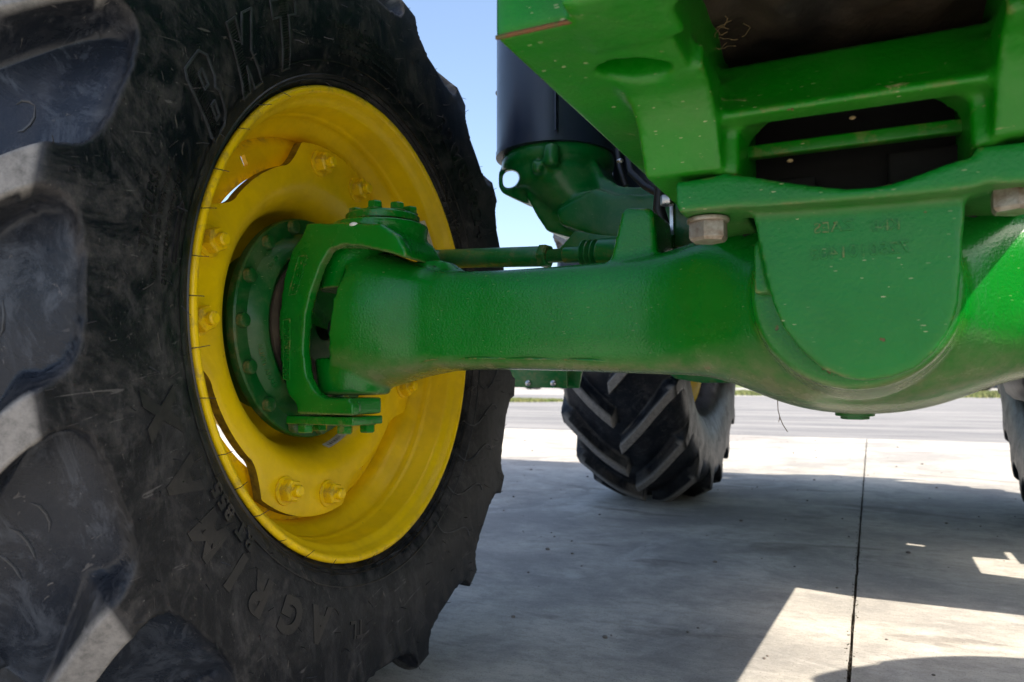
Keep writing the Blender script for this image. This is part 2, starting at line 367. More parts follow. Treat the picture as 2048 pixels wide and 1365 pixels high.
# asphalt road behind the apron, ragged near and far edges
def road():
    V = []; n = 160
    for j, (y, a) in enumerate(((6.2, 0), (27.5, .35))):
        for i in range(n+1):
            x = -60+120*i/n; V.append((x, y+(noise(Vector((x*.6, j*9., 0)))*a)+x*(.02 if j else 0), -.014))
    mesh_obj('road', V, [(i, i+1, n+2+i, n+1+i) for i in range(n)], 'asphalt', None, 0)['kind'] = 'structure'
road()
JX = -.0425                                   # expansion joint that runs under the tractor
apron = sheet('concrete_apron', -30, 30, -20, 6.86, -.012, 'dirt', 1)
def slab(x0, x1, y0, y1):
    n = 220; V = []; 
    def rag(y, s): return noise(Vector((y*9, s, 0)))*.0022+noise(Vector((y*40, s, 3)))*.0014
    L_ = [(x0+(rag(y, 1) if abs(x0) < 1 else 0), y) for y in [y0+(y1-y0)*i/n for i in range(n+1)]]
    R_ = [(x1+(rag(y, 5) if abs(x1) < 1 else 0), y) for y in [y0+(y1-y0)*i/n for i in range(n+1)]]
    top = [(x0+(x1-x0)*i/40, y1+noise(Vector(((x0+(x1-x0)*i/40)*2.3, 7, 0)))*.05) for i in range(1, 40)]
    out = L_+top+R_[::-1]
    o = mesh_obj('slab', *prism([(x, y, -.11) for x, y in out], (0, 0, .11)), 'concrete', apron, 0); return o
slab(JX+.0028, 6.2, -12, 6.86); slab(-6.2, JX-.0028, -12, 6.87)
slab(6.206, 12.4, -12, 6.86); slab(-12.4, -6.206, -12, 6.86); 
# crumbs packed in the joint
def crumbs():
    V, Fc = [], []
    for i in range(1500):
        y = rnd.uniform(.7, 6.8); x = JX+rnd.gauss(0, .0035); s = rnd.uniform(.0004, .0014)
        z = -.001 if abs(x-JX) < .004 else .0
        v, f = box(x-s, x+s, y-s*1.4, y+s*1.4, z-.004, z+s*rnd.uniform(.3, .9)); k = len(V); V += v; Fc += [tuple(a+k for a in q) for q in f]
    o = mesh_obj('joint_crumbs', V, Fc, 'dirt', None, 0); tag(o, 'dark grit packed in the joint between the concrete slabs', 'grit', kind='stuff')
crumbs()
def pebbles():
    V, Fc = [], []
    for i in range(520):
        x, y = rnd.uniform(-2.5, 1.2), rnd.uniform(.9, 6.7); s = rnd.uniform(.0007, .0035) if rnd.random() < .93 else rnd.uniform(.004, .008)
        v, f = ball((x, y, s*.3), s, 6, 4, (1, rnd.uniform(.6, 1.3), .6)); k = len(V); V += v; Fc += [tuple(a+k for a in q) for q in f]
    o = mesh_obj('pebbles', V, Fc, 'castiron', None, 0); tag(o, 'tiny stones and grit scattered over the shaded concrete', 'grit', kind='stuff')
pebbles()
def grass_patch(name, cx, cy, rx, ry, n, label, h=.05):
    V, Fc = [], []
    for i in range(n):
        a = rnd.uniform(0, 2*PI); q = math.sqrt(rnd.random()); x = cx+rx*q*math.cos(a); y = cy+ry*q*math.sin(a)
        hh = h*rnd.uniform(.4, 1.2); wd = h*.2; b = rnd.uniform(0, PI); dx, dy = math.cos(b)*wd, math.sin(b)*wd; lx, ly = rnd.gauss(0, h*.4), rnd.gauss(0, h*.4)
        k = len(V); V += [(x-dx, y-dy, -.02), (x+dx, y+dy, -.02), (x+lx, y+ly, hh)]; Fc.append((k, k+1, k+2))
    o = mesh_obj(name, V, Fc, 'grass', None, 0); tag(o, label, 'grass', kind='stuff'); return o
grass_patch('grass_island', -10.6, 17.6, 3.6, 1.5, 14000, 'small patch of grass on the grey road far behind the front tyre', .07)
grass_patch('grass_verge', 5.0, 36, 16, 8.5, 30000, 'long green grass verge beyond the road under the axle', .12)

# ------------------------------------------------------------------ tractor
tractor = empty('tractor', (0, .86, 0))
tag(tractor, 'green utility tractor seen from below its front axle, with yellow rims', 'tractor')
ROOT_INV = Matrix.Translation((0, -.86, 0))
ROOT = empty('chassis_origin', (0, 0, 0))     # parts are modelled in world metres, then hung on the tractor
parts = []
def tp(o): parts.append(o); return o
XC = -.012

def tyre_mesh(name, P1, P0, nl, wl, slope, xc, nose, shoulder_i, tip_r, fine=(.0035, .008), srow=.004, parent=None, direction=-1, twist=0.0):
    """P1 lug-top/sidewall section, P0 void-floor section: lists of (x, r) of equal length, inner bead -> outer bead, the two coincide
    on the sidewalls. nl lugs per side, wl half width of a lug (m), slope: radians of sweep from shoulder to crown."""
    P1 = np.array(P1, float); P0 = np.array(P0, float)
    # resample both by the arc length of P1 with a Catmull-Rom spline
    def spl(P, T):
        n = len(P); i = np.clip(np.floor(T).astype(int), 0, n-2); f = (T-i)[:, None]
        p0 = P[np.maximum(i-1, 0)]; p1 = P[i]; p2 = P[i+1]; p3 = P[np.minimum(i+2, n-1)]
        return .5*((2*p1)+(-p0+p2)*f+(2*p0-5*p1+4*p2-p3)*f**2+(-p0+3*p1-3*p2+p3)*f**3)
    T = np.linspace(0, len(P1)-1, 4000); S = spl(P1, T); d = np.r_[0, np.cumsum(np.hypot(*np.diff(S, axis=0).T))]
    ns = int(d[-1]/srow); tt = np.interp(np.linspace(0, d[-1], ns+1), d, T)
    A1 = spl(P1, tt); A0 = spl(P0, tt); ns = len(tt)
    x, r = A1[:, 0], A1[:, 1]; xi = x-xc; hw = abs(x[np.argmax(np.abs(xi))]-xc)
    tread = (tt > shoulder_i) & (tt < len(P1)-1-shoulder_i)
    s_sh = np.interp(shoulder_i, T, d); sarc = np.interp(tt, T, d)
    dist_sh = np.minimum(sarc, d[-1]-sarc)-s_sh                     # >0 in the tread, <0 on the sidewall
    half = d[-1]/2-s_sh
    q = np.clip(((np.sqrt(dist_sh**2+.022**2)+dist_sh)/2)/half, 0, 1.02); shift = slope*q*direction
    shift = shift+twist*np.clip(-dist_sh/.08, 0, 1)
    pitch_a = 2*PI/nl; rm = r[len(r)//2]
    # angular samples, dense at the lug flanks of both sides
    us = []; u = 0.0
    while u < 1-1e-6:
        du = min(min(abs(u-c) for c in (0, 1, .5))*1, 1)*pitch_a*rm
        st = fine[0] if du < wl*2.2 else fine[1]; us.append(u); u += st/(pitch_a*rm)
    us = np.array(us)*pitch_a; U = np.concatenate([us+pitch_a*k for k in range(nl)])
    nu = len(U)
    side = sarc < d[-1]/2
    rr_ = np.where(dist_sh > 0, r, r)
    ph = np.where(side, 0.0, .5*pitch_a)
    dth = (U[:, None]-ph[None, :]+pitch_a/2) % pitch_a-pitch_a/2   # angle from the nearest lug axis
    arc = dth*rr_[None, :]
    tipl = s_sh-np.interp(1.0, [0, 1], [0, np.interp(tip_r, r[:ns//2][:np.argmax(r[:ns//2] > tip_r)+2], sarc[:ns//2][:np.argmax(r[:ns//2] > tip_r)+2])])
    k = np.clip(-dist_sh/max(tipl, 1e-3), 0, 1.0)                  # 0 at shoulder, 1 at void tip
    hp = pitch_a*rr_/2
    wid = wl+(hp-wl)*(1-np.sqrt(np.clip(1-k**4.2, 0, 1)))+wl*.25*k
    wid = np.where(dist_sh < -tipl, 10, wid)
    fl = np.where(dist_sh > 0, wl*.75, wl*.45)
    m = 1-np.clip((np.abs(arc)-wid[None, :])/fl[None, :], 0, 1); m = m*m*(3-2*m)
    # lug noses near the crown
    over = np.clip((dist_sh-(half-nose))/(wl*.8), 0, 1); over = over*over*(3-2*over)
    m = m*(1-over[None, :])
    B = A0[None]*(1-m[..., None])+A1[None]*m[..., None]
    th = U[:, None]+shift[None, :]
    X = np.broadcast_to(B[..., 0], th.shape); Rr = B[..., 1]
    V = np.stack([X, -Rr*np.cos(th), Rr*np.sin(th)], -1).reshape(-1, 3)
    i = np.arange(nu)[:, None]; j = np.arange(ns-1)[None]; a = i*ns+j; b = ((i+1) % nu)*ns+j
    Fq = np.stack([a+0*j, a+1, b+1, b+0*j], -1).reshape(-1, 4)
    me = bpy.data.meshes.new(name); me.vertices.add(len(V)); me.vertices.foreach_set('co', V.astype(np.float32).ravel())
    me.loops.add(Fq.size); me.loops.foreach_set('vertex_index', Fq.astype(np.int32).ravel())
    me.polygons.add(len(Fq)); me.polygons.foreach_set('loop_start', np.arange(0, Fq.size, 4, dtype=np.int32))
    me.polygons.foreach_set('use_smooth', np.ones(len(Fq), bool)); me.update(calc_edges=True)
    wear = (m*np.clip((dist_sh-.002)/.006, 0, 1)[None]*(m > .9)).astype(np.float32)
    void = ((1-m)*np.clip((dist_sh+tipl)/.02, 0, 1)[None]).astype(np.float32)
    for nm, arr in (('wear', wear), ('void', void)):
        at = me.attributes.new(nm, 'FLOAT', 'POINT'); at.data.foreach_set('value', arr.ravel())
    me.materials.append(M['rubber']); me.validate()
    o = bpy.data.objects.new(name, me); link(o)
    if parent: o.parent = parent
    prof = A1[:ns//2]
    def side_x(rq):                                                 # inner sidewall: x and outward normal at radius rq
        ii = int(np.argmax(prof[:, 1] > rq)); ii = max(1, min(ii, len(prof)-2)); tx = prof[ii+1]-prof[ii-1]
        nn = np.array([tx[1], -tx[0]]); nn /= np.linalg.norm(nn); return prof[ii, 0], nn
    return o, side_x

# ---- front wheel
WC = Vector((-.6464, .8690, .5446)); PSI, CAM = .064, .025
def wheel_matrix(c, psi, cmb, flip=False):
    n = Vector((math.cos(psi)*math.cos(cmb), math.sin(psi)*math.cos(cmb), math.sin(cmb)))
    a = n.cross(Vector((0, 0, 1))).normalized(); b = a.cross(n); y = -a
    mm = Matrix((n, y, b)).transposed().to_4x4(); mm.translation = c; return mm
front = empty('front_wheel', mtx=wheel_matrix(WC, PSI, CAM)); tp(front)
OFFC = -.14
inner = [(-.012, .316), (.001, .329), (.010, .338), (.017, .352), (.0235, .372), (.028, .40), (.030, .43), (.0305, .455), (.030, .480), (.0280, .504), (.0262, .5105), (.021, .5145), (-.02, .540), (-.08, .569), (-.14, .580)]
voidp = [(-.012, .316), (.001, .329), (.010, .338), (.017, .352), (.0235, .372), (.028, .40), (.030, .43), (.0285, .455), (.013, .468), (-.009, .478), (-.018, .482), (-.028, .486), (-.050, .500), (-.09, .522), (-.14, .537)]
mirror = lambda P: P+[(2*OFFC-x, r) for x, r in P[-2::-1]]
tyre, SIDE = tyre_mesh('tyre', mirror(inner), mirror(voidp), 16, .0185, R(15), OFFC, .004, 10.0, .468, parent=front, srow=.0038)
tyre.rotation_euler = (0, 0, 0)
TYRE_PH = R(-11.2+22.5*0)
# rotate so that lug ends sit where the photograph has them (rotation about the wheel axis)
tyre.rotation_euler = (-TYRE_PH, 0, 0)

def on_side(r, th, lift=0):
    x, nn = SIDE(r); rr = r+nn[1]*lift; return Vector((x+nn[0]*lift, -rr*math.cos(th), rr*math.sin(th)))
def wheel_text(txt, size, r0, th0, ext=.0011, shear=0, offset=0, spacing=1., sy=1.0, lift=.0):
    V, Fc = text_prim(txt, size, ext, shear, offset, spacing)
    return [on_side(r0+v.y*sy, R(th0)+v.x/r0, v.z+lift) for v in V], Fc
def stroke(pts, wd, r0, th0, ext=.0012):       # raised rib along (tangential, radial) points
    out = []
    for (a, b) in zip(pts[:-1], pts[1:]):
        a, b = Vector(a), Vector(b); d = (b-a).normalized(); n_ = Vector((-d.y, d.x))*wd/2; k = max(1, int((b-a).length/.012))
        for q in range(k):
            p, s = a+(b-a)*q/k-d*wd*.3, a+(b-a)*(q+1)/k+d*wd*.3
            cs = [p-n_, s-n_, s+n_, p+n_]
            v = [on_side(r0+c.y, R(th0)+c.x/r0, z) for z in (-.001, ext) for c in cs]
            out.append((v, [(0, 1, 2, 3), (4, 7, 6, 5), (0, 4, 5, 1), (1, 5, 6, 2), (2, 6, 7, 3), (3, 7, 4, 0)]))
    return out
def letter(name, prims, m='lettering'):
    V, Fc = join(*prims); return mesh_obj(name, V, Fc, m, front, 30)
# large brand letters: raised rim strokes round hatched letters
def outline_letter(polys, r0, th0, sc, hatch=True):
    q = []
    for p in polys: q += stroke([(x*sc, y*sc) for x, y in p]+[(p[0][0]*sc, p[0][1]*sc)], .0022, r0, th0, .0016)
    return q
Bl = [[(-.5, -1), (.25, -1), (.5, -.75), (.5, -.2), (.36, 0), (.5, .2), (.5, .75), (.25, 1), (-.5, 1), (-.62, .8), (-.62, -.8)], [(-.12, -.62), (.1, -.62), (.1, -.22), (-.12, -.22)], [(-.12, .22), (.1, .22), (.1, .62), (-.12, .62)]]
Kl = [[(-.55, -1), (-.12, -1), (-.12, -.3), (.22, -1), (.7, -1), (.28, 0), (.7, 1), (.22, 1), (-.12, .3), (-.12, 1), (-.55, 1)]]
Tl = [[(-.22, -1), (.22, -1), (.22, .5), (.62, .5), (.62, 1), (-.62, 1), (-.62, .5), (-.22, .5)]]
sh = lambda P: [[(x+.28*y, y) for x, y in p] for p in P]
for P, th in ((Bl, 33.0), (Kl, 45.5), (Tl, 58.0)): letter('raised_letter', outline_letter(sh(P), .388, th, .037), 'pale_rib')
hat = []
for P, th in ((Bl, 33.0), (Kl, 45.5), (Tl, 58.0)):          # fine hatching inside the letters
    for k in range(26):
        y = -.95+1.9*k/25; xw = .5; hat += stroke([((-xw+.28*y)*.037, y*.037), ((-.16+.28*y)*.037, y*.037)] if P is not Tl else [((-.2+.28*y)*.037, y*.037), ((.2+.28*y)*.037, y*.037)], .0008, .388, th, .0007)
letter('letter_hatching', hat)['kind'] = 'stuff'
for ch, th in zip('AGRIMAX', (-68.5, -60.0, -51.0, -44.3, -36.0, -26.5, -16.5)):
    letter('raised_letter', [wheel_text(ch, .053, .398, th, .0010, .12, .0030)])
letter('size_marking', [wheel_text('320/85R24', .050, .398, 135.0, .0014, 0, .0007, 1.10)])
letter('size_marking', [wheel_text('12.4R24', .022, .338, 141, .0009, 0, .0003, 1.2)])
letter('size_marking', [wheel_text('RT 855', .025, .3625, -38, .0012, .1, .0011, 1.25)])
for pr_ in (wheel_text('TUBELESS', .016, .409, 10.8, .0009, .15, .0003, 1.15), wheel_text('MAY BE USED WITH TUBE', .0085, .3945, 9.9, .0006, .1, .0001, 1.15),
                           wheel_text('DIRECTION OF ROTATION', .0085, .381, 10.0, .0006, .1, .0001, 1.15), wheel_text('STEEL BELTED RADIAL', .0075, .344, 128.0, .0006, 0, .0001, 1.2),
                           wheel_text('MADE IN INDIA', .013, .4, 82, .0006, 0, .0001, 1.2), wheel_text('TL', .03, .405, -80, .001, 0, .0005)): letter('small_lettering', [pr_])
letter('rotation_arrow', stroke([(-.03, 0), (.022, 0), (.022, .003), (.034, -.003), (.022, -.009), (.022, -.006), (-.03, -.006), (-.03, 0)], .0012, .371, 9.6, .0011))
# block of fine text lines near the top of the sidewall
q = []
for k in range(5):
    for a in np.arange(76, 98, 1.1): q += stroke([(0, 0), (.0045*rnd.uniform(.5, 1.2), 0)], .0022, .366+.0085*k, a+rnd.uniform(-.3, .3), .0005)
letter('fine_print', q)['kind'] = 'stuff'
# S-shaped mould lines on the lower right sidewall, two bead ribs
q = []
for th, r0 in ((-158, .37), (-147, .372), (-170, .395), (-136, .375), (-124, .385)):
    pts = [(.03-.055*t+.014*math.sin(t*PI*2), -.035+.085*t) for t in np.linspace(0, 1, 9)]; letter('mould_line', stroke(pts, .0014, r0, th, .0011), 'pale_rib')
q = []
for rr in (.3335, .3385, .3545):
    V, Fc = [], []; n = 240
    for i in range(n):
        for (dr, l) in ((-.0008, 0), (0, .0012), (.0008, 0)): V.append(on_side(rr+dr, 2*PI*i/n, l))
    for i in range(n):
        k = (i+1) % n; Fc += [(i*3, i*3+1, k*3+1, k*3), (i*3+1, i*3+2, k*3+2, k*3+1)]
    letter('bead_rib', [(V, Fc)])
# vent spews: thin rubber hairs all over the sidewall, longer ones leaning over the rim flange
hairs = []
def hair(r, th, ln, lean=None, rad=.00042):
    p = on_side(r, th); x, nn = SIDE(r)
    d = Vector((nn[0], 0, 0))*.8+Vector((0, rnd.gauss(0, .35), rnd.gauss(0, .35)))
    if lean is not None: d = Vector((.75, math.cos(th)*lean, -math.sin(th)*lean))+Vector((0, rnd.gauss(0, .15), rnd.gauss(0, .15)))
    d.normalize(); bend = Vector((0, rnd.gauss(0, .25), rnd.gauss(0, .25)))*ln
    hairs.append(tube([p-d*.001, p+d*ln*.5, p+d*ln+bend*.3], rad, 5, [rad*1.3, rad, rad*.7]))
for i in range(40): hair(.3315, 2*PI*i/40+rnd.uniform(-.03, .03), rnd.uniform(.014, .020), .45, .0005)
for rr, n in ((.352, 34), (.378, 30), (.405, 34), (.43, 28), (.462, 16)):
    for i in range(n):
        if rr < .45 or (i % 1) == 0: hair(rr+rnd.uniform(-.004, .004), 2*PI*(i+rnd.uniform(-.2, .2))/n, rnd.uniform(.007, .013))
for k in range(16):
    for t in range(3): hair(.47+.018*t, R(-11.2+22.5*k)+rnd.uniform(-.03, .03), rnd.uniform(.005, .011))
V, Fc = join(*hairs); o = mesh_obj('rubber_hairs', V, Fc, 'hair', front, 60); o['kind'] = 'stuff'

from mathutils.bvhtree import BVHTree
def on_tyre():
    bpy.context.view_layer.update(); mw = front.matrix_world @ tyre.matrix_local
    n = len(tyre.data.vertices); co = np.empty(n*3, np.float32); tyre.data.vertices.foreach_get('co', co)
    vs = [mw @ Vector(c) for c in co.reshape(-1, 3)]; tr_ = BVHTree.FromPolygons(vs, [tuple(p.vertices) for p in tyre.data.polygons]); inv = front.matrix_world.inverted()
    def hit(px, py):
        d = ray(px, py); h = tr_.ray_cast(_C, d.normalized()); return (inv @ (h[0]-d.normalized()*.0003)) if h[0] else None
    return hit
hit = on_tyre(); q = []
for pl in ([(60, 1006), (78, 1012), (92, 1028), (100, 1045), (98, 1064)], [(18, 1056), (38, 1066), (55, 1084), (66, 1104), (72, 1120)], [(-8, 1108), (10, 1118), (28, 1134), (38, 1150), (44, 1160)], [(70, 212), (68, 236), (60, 250), (46, 262), (34, 264)], [(32, 210), (44, 202), (58, 204), (70, 212)], [(5, 600), (8, 630), (6, 660), (0, 672)]):
    pts = [hit(x, y) for x, y in pl]; pts = [p_ for p_ in pts if p_ is not None]
    if len(pts) > 2: letter('mould_rib', [tube(pts, .0011, 6, [.0004]+[.0013]*(len(pts)-2)+[.0004])], 'pale_rib')
# rim barrel
rim_p = [(-.012, .314), (-.004, .3235), (.001, .3265), (.0045, .3255), (.0062, .322), (.005, .318), (.001, .3155), (-.006, .313), (-.011, .309), (-.015, .3045), (-.020, .3025), (-.047, .2995),
         (-.051, .2975), (-.054, .2955), (-.060, .2960), (-.067, .2930), (-.078, .2835), (-.088, .2775), (-.10, .2745), (-.118, .2735), (-.165, .2735), (-.185, .277), (-.205, .288), (-.222, .297), (-.232, .2995), (-.26, .3035), (-.268, .309), (-.276, .3185), (-.283, .3265), (-.287, .322)]
rim_o = [(-.287, .325), (-.28, .330), (-.270, .316), (-.262, .308), (-.23, .304), (-.205, .293), (-.185, .282), (-.165, .278), (-.118, .278), (-.10, .279), (-.085, .285), (-.067, .298), (-.05, .304), (-.02, .307), (-.012, .314)]
Vv, Ff = lathe(rim_p+rim_o, (0, 0, 0), (1, 0, 0), 180, caps=False)
part('rim', (Vv, Ff), 'yellow', front, 0, 50)
# dished wheel centre: flat lobed plate that turns into a deep bowl
PC = 9.8; XP = -.072
def r_out(a):                                  # lobe radius at angle a (degrees)
    d = abs(((a-PC+45) % 90)-45)               # 0 at a bolt pair, 45 between
    if d < 20: return .269-.00001*d*d
    if d < 31: k = (d-20)/11; k = math.sin(k*PI/2)**.9; return .265+(.2325-.265)*k
    return .233+.0*d
def disc():
    n = 480; prof = [(1.0, XP), (.97, XP), (.90, XP)]; V, Fc = [], []; rows = []
    rin = [(.2135, XP), (.206, XP-.0010), (.198, XP-.0045), (.190, XP-.0105), (.182, XP-.020), (.174, XP-.036), (.168, XP-.060), (.165, XP-.085), (.160, XP-.098), (.150, XP-.104), (.10, XP-.105)]
    for i in range(n):
        a = 360*i/n; ro = r_out(a); rows.append([(ro, XP-.0005), (ro-.0012, XP), ((ro+.2135)/2, XP)]+rin)
    fr = []; 
    for sgn in (0, 1):
        for i in range(n):
            th = 2*PI*i/n
            for (r, x) in rows[i]:
                if sgn: x -= .013; r = r+(.0 if r > .20 else .004) if r > .1 else r
                V.append((x, -r*math.cos(th), r*math.sin(th)))
    m_ = len(rows[0]); off = n*m_
    for i in range(n):
        k = (i+1) % n
        for j in range(m_-1):
            Fc.append((i*m_+j, i*m_+j+1, k*m_+j+1, k*m_+j)); Fc.append((off+i*m_+j, off+k*m_+j, off+k*m_+j+1, off+i*m_+j+1))
        Fc.append((i*m_, k*m_, off+k*m_, off+i*m_)); Fc.append((i*m_+m_-1, off+i*m_+m_-1, off+k*m_+m_-1, k*m_+m_-1))
    return V, Fc
dsk = part('wheel_disc', disc(), 'yellow', front, 0, 40); dsk.data.materials.append(M['cutedge'])
for p_ in dsk.data.polygons:
    c_ = p_.center
    if abs(p_.normal.x) < .4 and math.hypot(c_.y, c_.z) > .222: p_.material_index = 1
# mounting ring behind the dish, welded to the barrel, with a small rectangular slot in each gap
def ring():
    V, Fc = [], []; n = 360; rs = [.2290, .240, .2445, .2585, .266, .2745]; xf = [XP-.026, XP-.026, XP-.026, XP-.026, XP-.027, XP-.033]; m_ = len(rs)
    holes = set((int((PC+48+90*k)/360*n)+q) % n for k in range(4) for q in (0, 1))
    for back in (0, 1):
        for i in range(n):
            th = 2*PI*i/n
            for r_, x_ in zip(rs, xf): V.append((x_-.007*back, -r_*math.cos(th), r_*math.sin(th)))
    B_ = n*m_
    for i in range(n):
        k = (i+1) % n
        for j in range(m_-1):
            if i in holes and j == 2:
                a_, b_, c_, d_ = i*m_+j, i*m_+j+1, k*m_+j+1, k*m_+j
                Fc += [(a_, b_, B_+b_, B_+a_), (d_, B_+d_, B_+c_, c_)] + [] if False else [(a_, B_+a_, B_+d_, d_), (b_, c_, B_+c_, B_+b_)]
                if (i-1) % n not in holes: Fc.append((a_, b_, B_+b_, B_+a_))
                if k not in holes: Fc.append((d_, B_+d_, B_+c_, c_))
                continue
            Fc.append((i*m_+j, i*m_+j+1, k*m_+j+1, k*m_+j)); Fc.append((B_+i*m_+j, B_+k*m_+j, B_+k*m_+j+1, B_+i*m_+j+1))
        Fc.append((i*m_, k*m_, B_+k*m_, B_+i*m_)); Fc.append((i*m_+m_-1, B_+i*m_+m_-1, B_+k*m_+m_-1, k*m_+m_-1))
    return V, Fc
part('mounting_ring', ring(), 'yellow', front, 0, 40)
nut0 = None
for k in range(4):
    for s in (-11.5, 11.5):
        th = R(PC+90*k+s); c = Vector((XP, -.2405*math.cos(th), .2405*math.sin(th)))
        V, Fc = join(*hexbolt((0, 0, 0), (1, 0, 0), .0275, .015, .0195, .0035, .009, .0082, a0=rnd.uniform(0, 1)))
        o = mesh_obj('lug_nut', V, Fc, 'yellow', front, 30); o.location = c
# valve hole sticker etc. on the barrel: two paper labels
def barrel_label(r, x0, x1, a0, a1, nm='barcode_label'):
    V = []; n = 8
    for i in range(n+1):
        th = R(a0+(a1-a0)*i/n)
        for x, rr in ((x0, r[0]), (x1, r[1])): V.append((x, -rr*math.cos(th), rr*math.sin(th)))
    o = mesh_obj(nm, V, [(2*i, 2*i+1, 2*i+3, 2*i+2) for i in range(n)], 'white', front, 0)
    V, Fc = [], []; 
    for b in range(17):
        t0 = .28+.62*b/17; t1 = t0+rnd.choice((.008, .014, .022))
        k = len(V)
        for t in (t0, t1):
            th = R(a0+(a1-a0)*t)
            for u in (.35, .72):
                rr = r[0]+(r[1]-r[0])*u-.0004; x = x0+(x1-x0)*u; V.append((x, -rr*math.cos(th), rr*math.sin(th)))
        Fc.append((k, k+1, k+3, k+2))
    mesh_obj('barcode', V, Fc, 'ink', front, 0)
    V, Fc = [], []
    for b in range(22):
        t0 = .12+.75*rnd.random(); u0 = rnd.choice((.80, .87)); k = len(V)
        for t in (t0, t0+.03):
            th = R(a0+(a1-a0)*t)
            for u in (u0, u0+.025): rr = r[0]+(r[1]-r[0])*u-.0004; x = x0+(x1-x0)*u; V.append((x, -rr*math.cos(th), rr*math.sin(th)))
        Fc.append((k, k+1, k+3, k+2))
    mesh_obj('label_print', V, Fc, 'ink', front, 0)
barrel_label((.2984, .3010), -.046, -.024, 138.8, 148.5)
barrel_label((.1765, .1815), XP-.0305, XP-.0185, -119, -102)
# hub and flange (turn with the wheel's steering)
hub_p = [(-.176, .04), (-.176, .118), (-.12, .120), (-.108, .150), (-.1075, .157), (-.104, .159), (-.094, .159), (-.0915, .157), (-.091, .137), (-.088, .134), (-.083, .128), (-.079, .122), (-.076, .117), (-.0755, .114), (-.078, .112), (-.084, .108), (-.084, .085), (-.078, .08), (-.07, .05)]
part('hub_dark_disc', lathe([(-.082, .104), (-.078, .104), (-.072, .09), (-.07, .02)], (0, 0, 0), (1, 0, 0), 64), 'grime', front, 0, 35)  # dark disc added to blacken the gap inside the fork
part('hub', lathe(hub_p, (0, 0, 0), (1, 0, 0), 128), 'green_hub', front, 0, 35)
for k in range(15):
    th = R(24*k); c = Vector((-.091, -.1475*math.cos(th), .1475*math.sin(th)))
    V, Fc = join(lathe([(0, .0098), (.005, .0098), (.0078, .0088), (.0084, .007)], (0, 0, 0), (1, 0, 0), 22)); o = mesh_obj('hub_bolt', V, Fc, 'green_hub', front, 30); o.location = c
def hub_text(txt, size, a0):
    V, Fc = text_prim(txt, size, .0006); return [(-.0815+v.y*.45+v.z*.6, -(.1272-v.y*.8+v.z*.6)*math.cos(R(a0)+v.x/.124), (.1272-v.y*.8+v.z*.6)*math.sin(R(a0)+v.x/.124)) for v in V], Fc
for pr_ in (hub_text('DANA  ITALIA', .010, -28), hub_text('721 80', .009, 40)): mesh_obj('cast_lettering', *pr_, 'green_smooth', front, 30)

# opposite front wheel (its shadow falls across the apron)
def copy_tree(o, parent=None):
    c = o.copy(); link(c); c.parent = parent
    for ch in [x for x in bpy.data.objects if x.parent == o]: copy_tree(ch, c)
    return c
fr2 = copy_tree(front); fr2.matrix_local = wheel_matrix(Vector((.695, .8690, .5446)), PI+.064, .0); tp(fr2)

# ---- steering knuckle (C-shaped fork) at the wheel
def P2(pts, Y): return [onY(x, y, Y) for x, y in pts]
kn_out = P2([(700, 447), (760, 447), (795, 470), (812, 500), (812, 517), (780, 506), (720, 492), (684, 490), (657, 500), (641, 528), (622, 580), (610, 630), (606, 700), (612, 752), (630, 785), (652, 800), (705, 808), (705, 833), (640, 830), (600, 818), (574, 790), (560, 720), (556, 640), (566, 560), (582, 500), (604, 470), (612, 446)], .765)
V, Fc = prism(kn_out, (0, .017, 0))
arm = prism(P2([(690, 447), (760, 447), (795, 470), (812, 500), (812, 517), (780, 506), (720, 492), (684, 490), (640, 480), (612, 446)], .79), (0, .09, 0))
kc = onY(742, 480, .865)
KP = Vector((-.612, .838, 0))
kn = cast('steering_knuckle', [(V, Fc), arm, lathe([(0, .060), (.036, .066)], (KP.x+.012, KP.y, .640), (0, 0, 1), 48),
          box(-.68, -.593, .766, .836, .4205, .4425), lathe([(-.05, .10), (-.025, .09)], (WC.x-.045, WC.y, WC.z), (1, .06, 0), 48)], 'green', None, .0033, 5)
tp(kn)
# cap on top with bolts, plate below with bolts
part('kingpin_cap', lathe([(0, .050), (.008, .050), (.011, .047)], (KP.x+.016, KP.y, .679), (0, 0, 1), 48), 'green', kn, 0)
for a in (20, 110, 200, 290, 335):
    c = Vector((KP.x+.016+.038*math.cos(R(a)), KP.y+.038*math.sin(R(a)), .690))
    V, Fc = join(*hexbolt(c, (0, 0, 1), .017, .009, .011, .0015)); mesh_obj('cap_bolt', V, Fc, 'green', kn, 30)
lp = P2([(603, 826), (640, 834), (764, 838), (764, 852), (640, 851), (604, 842)], .80)
lowplate = part('lower_plate', box(-.70, -.590, .770, .834, .4075, .4185), 'green', kn, .002)
for (px, y) in ((612, .780), (690, .785), (735, .82), (640, .82)):
    c = onY(px, 850, y); c.z = .4075
    V, Fc = join(*hexbolt(c, (0, 0, -1), .018, .010, .011, .0015)); mesh_obj('plate_bolt', V, Fc, 'green', kn, 30)
part('paint_dab', ball(onY(705, 449, .765)+Vector((0, .002, 0)), .006, 12, 8, (1.1, .5, .5)), 'whitepaint', kn)
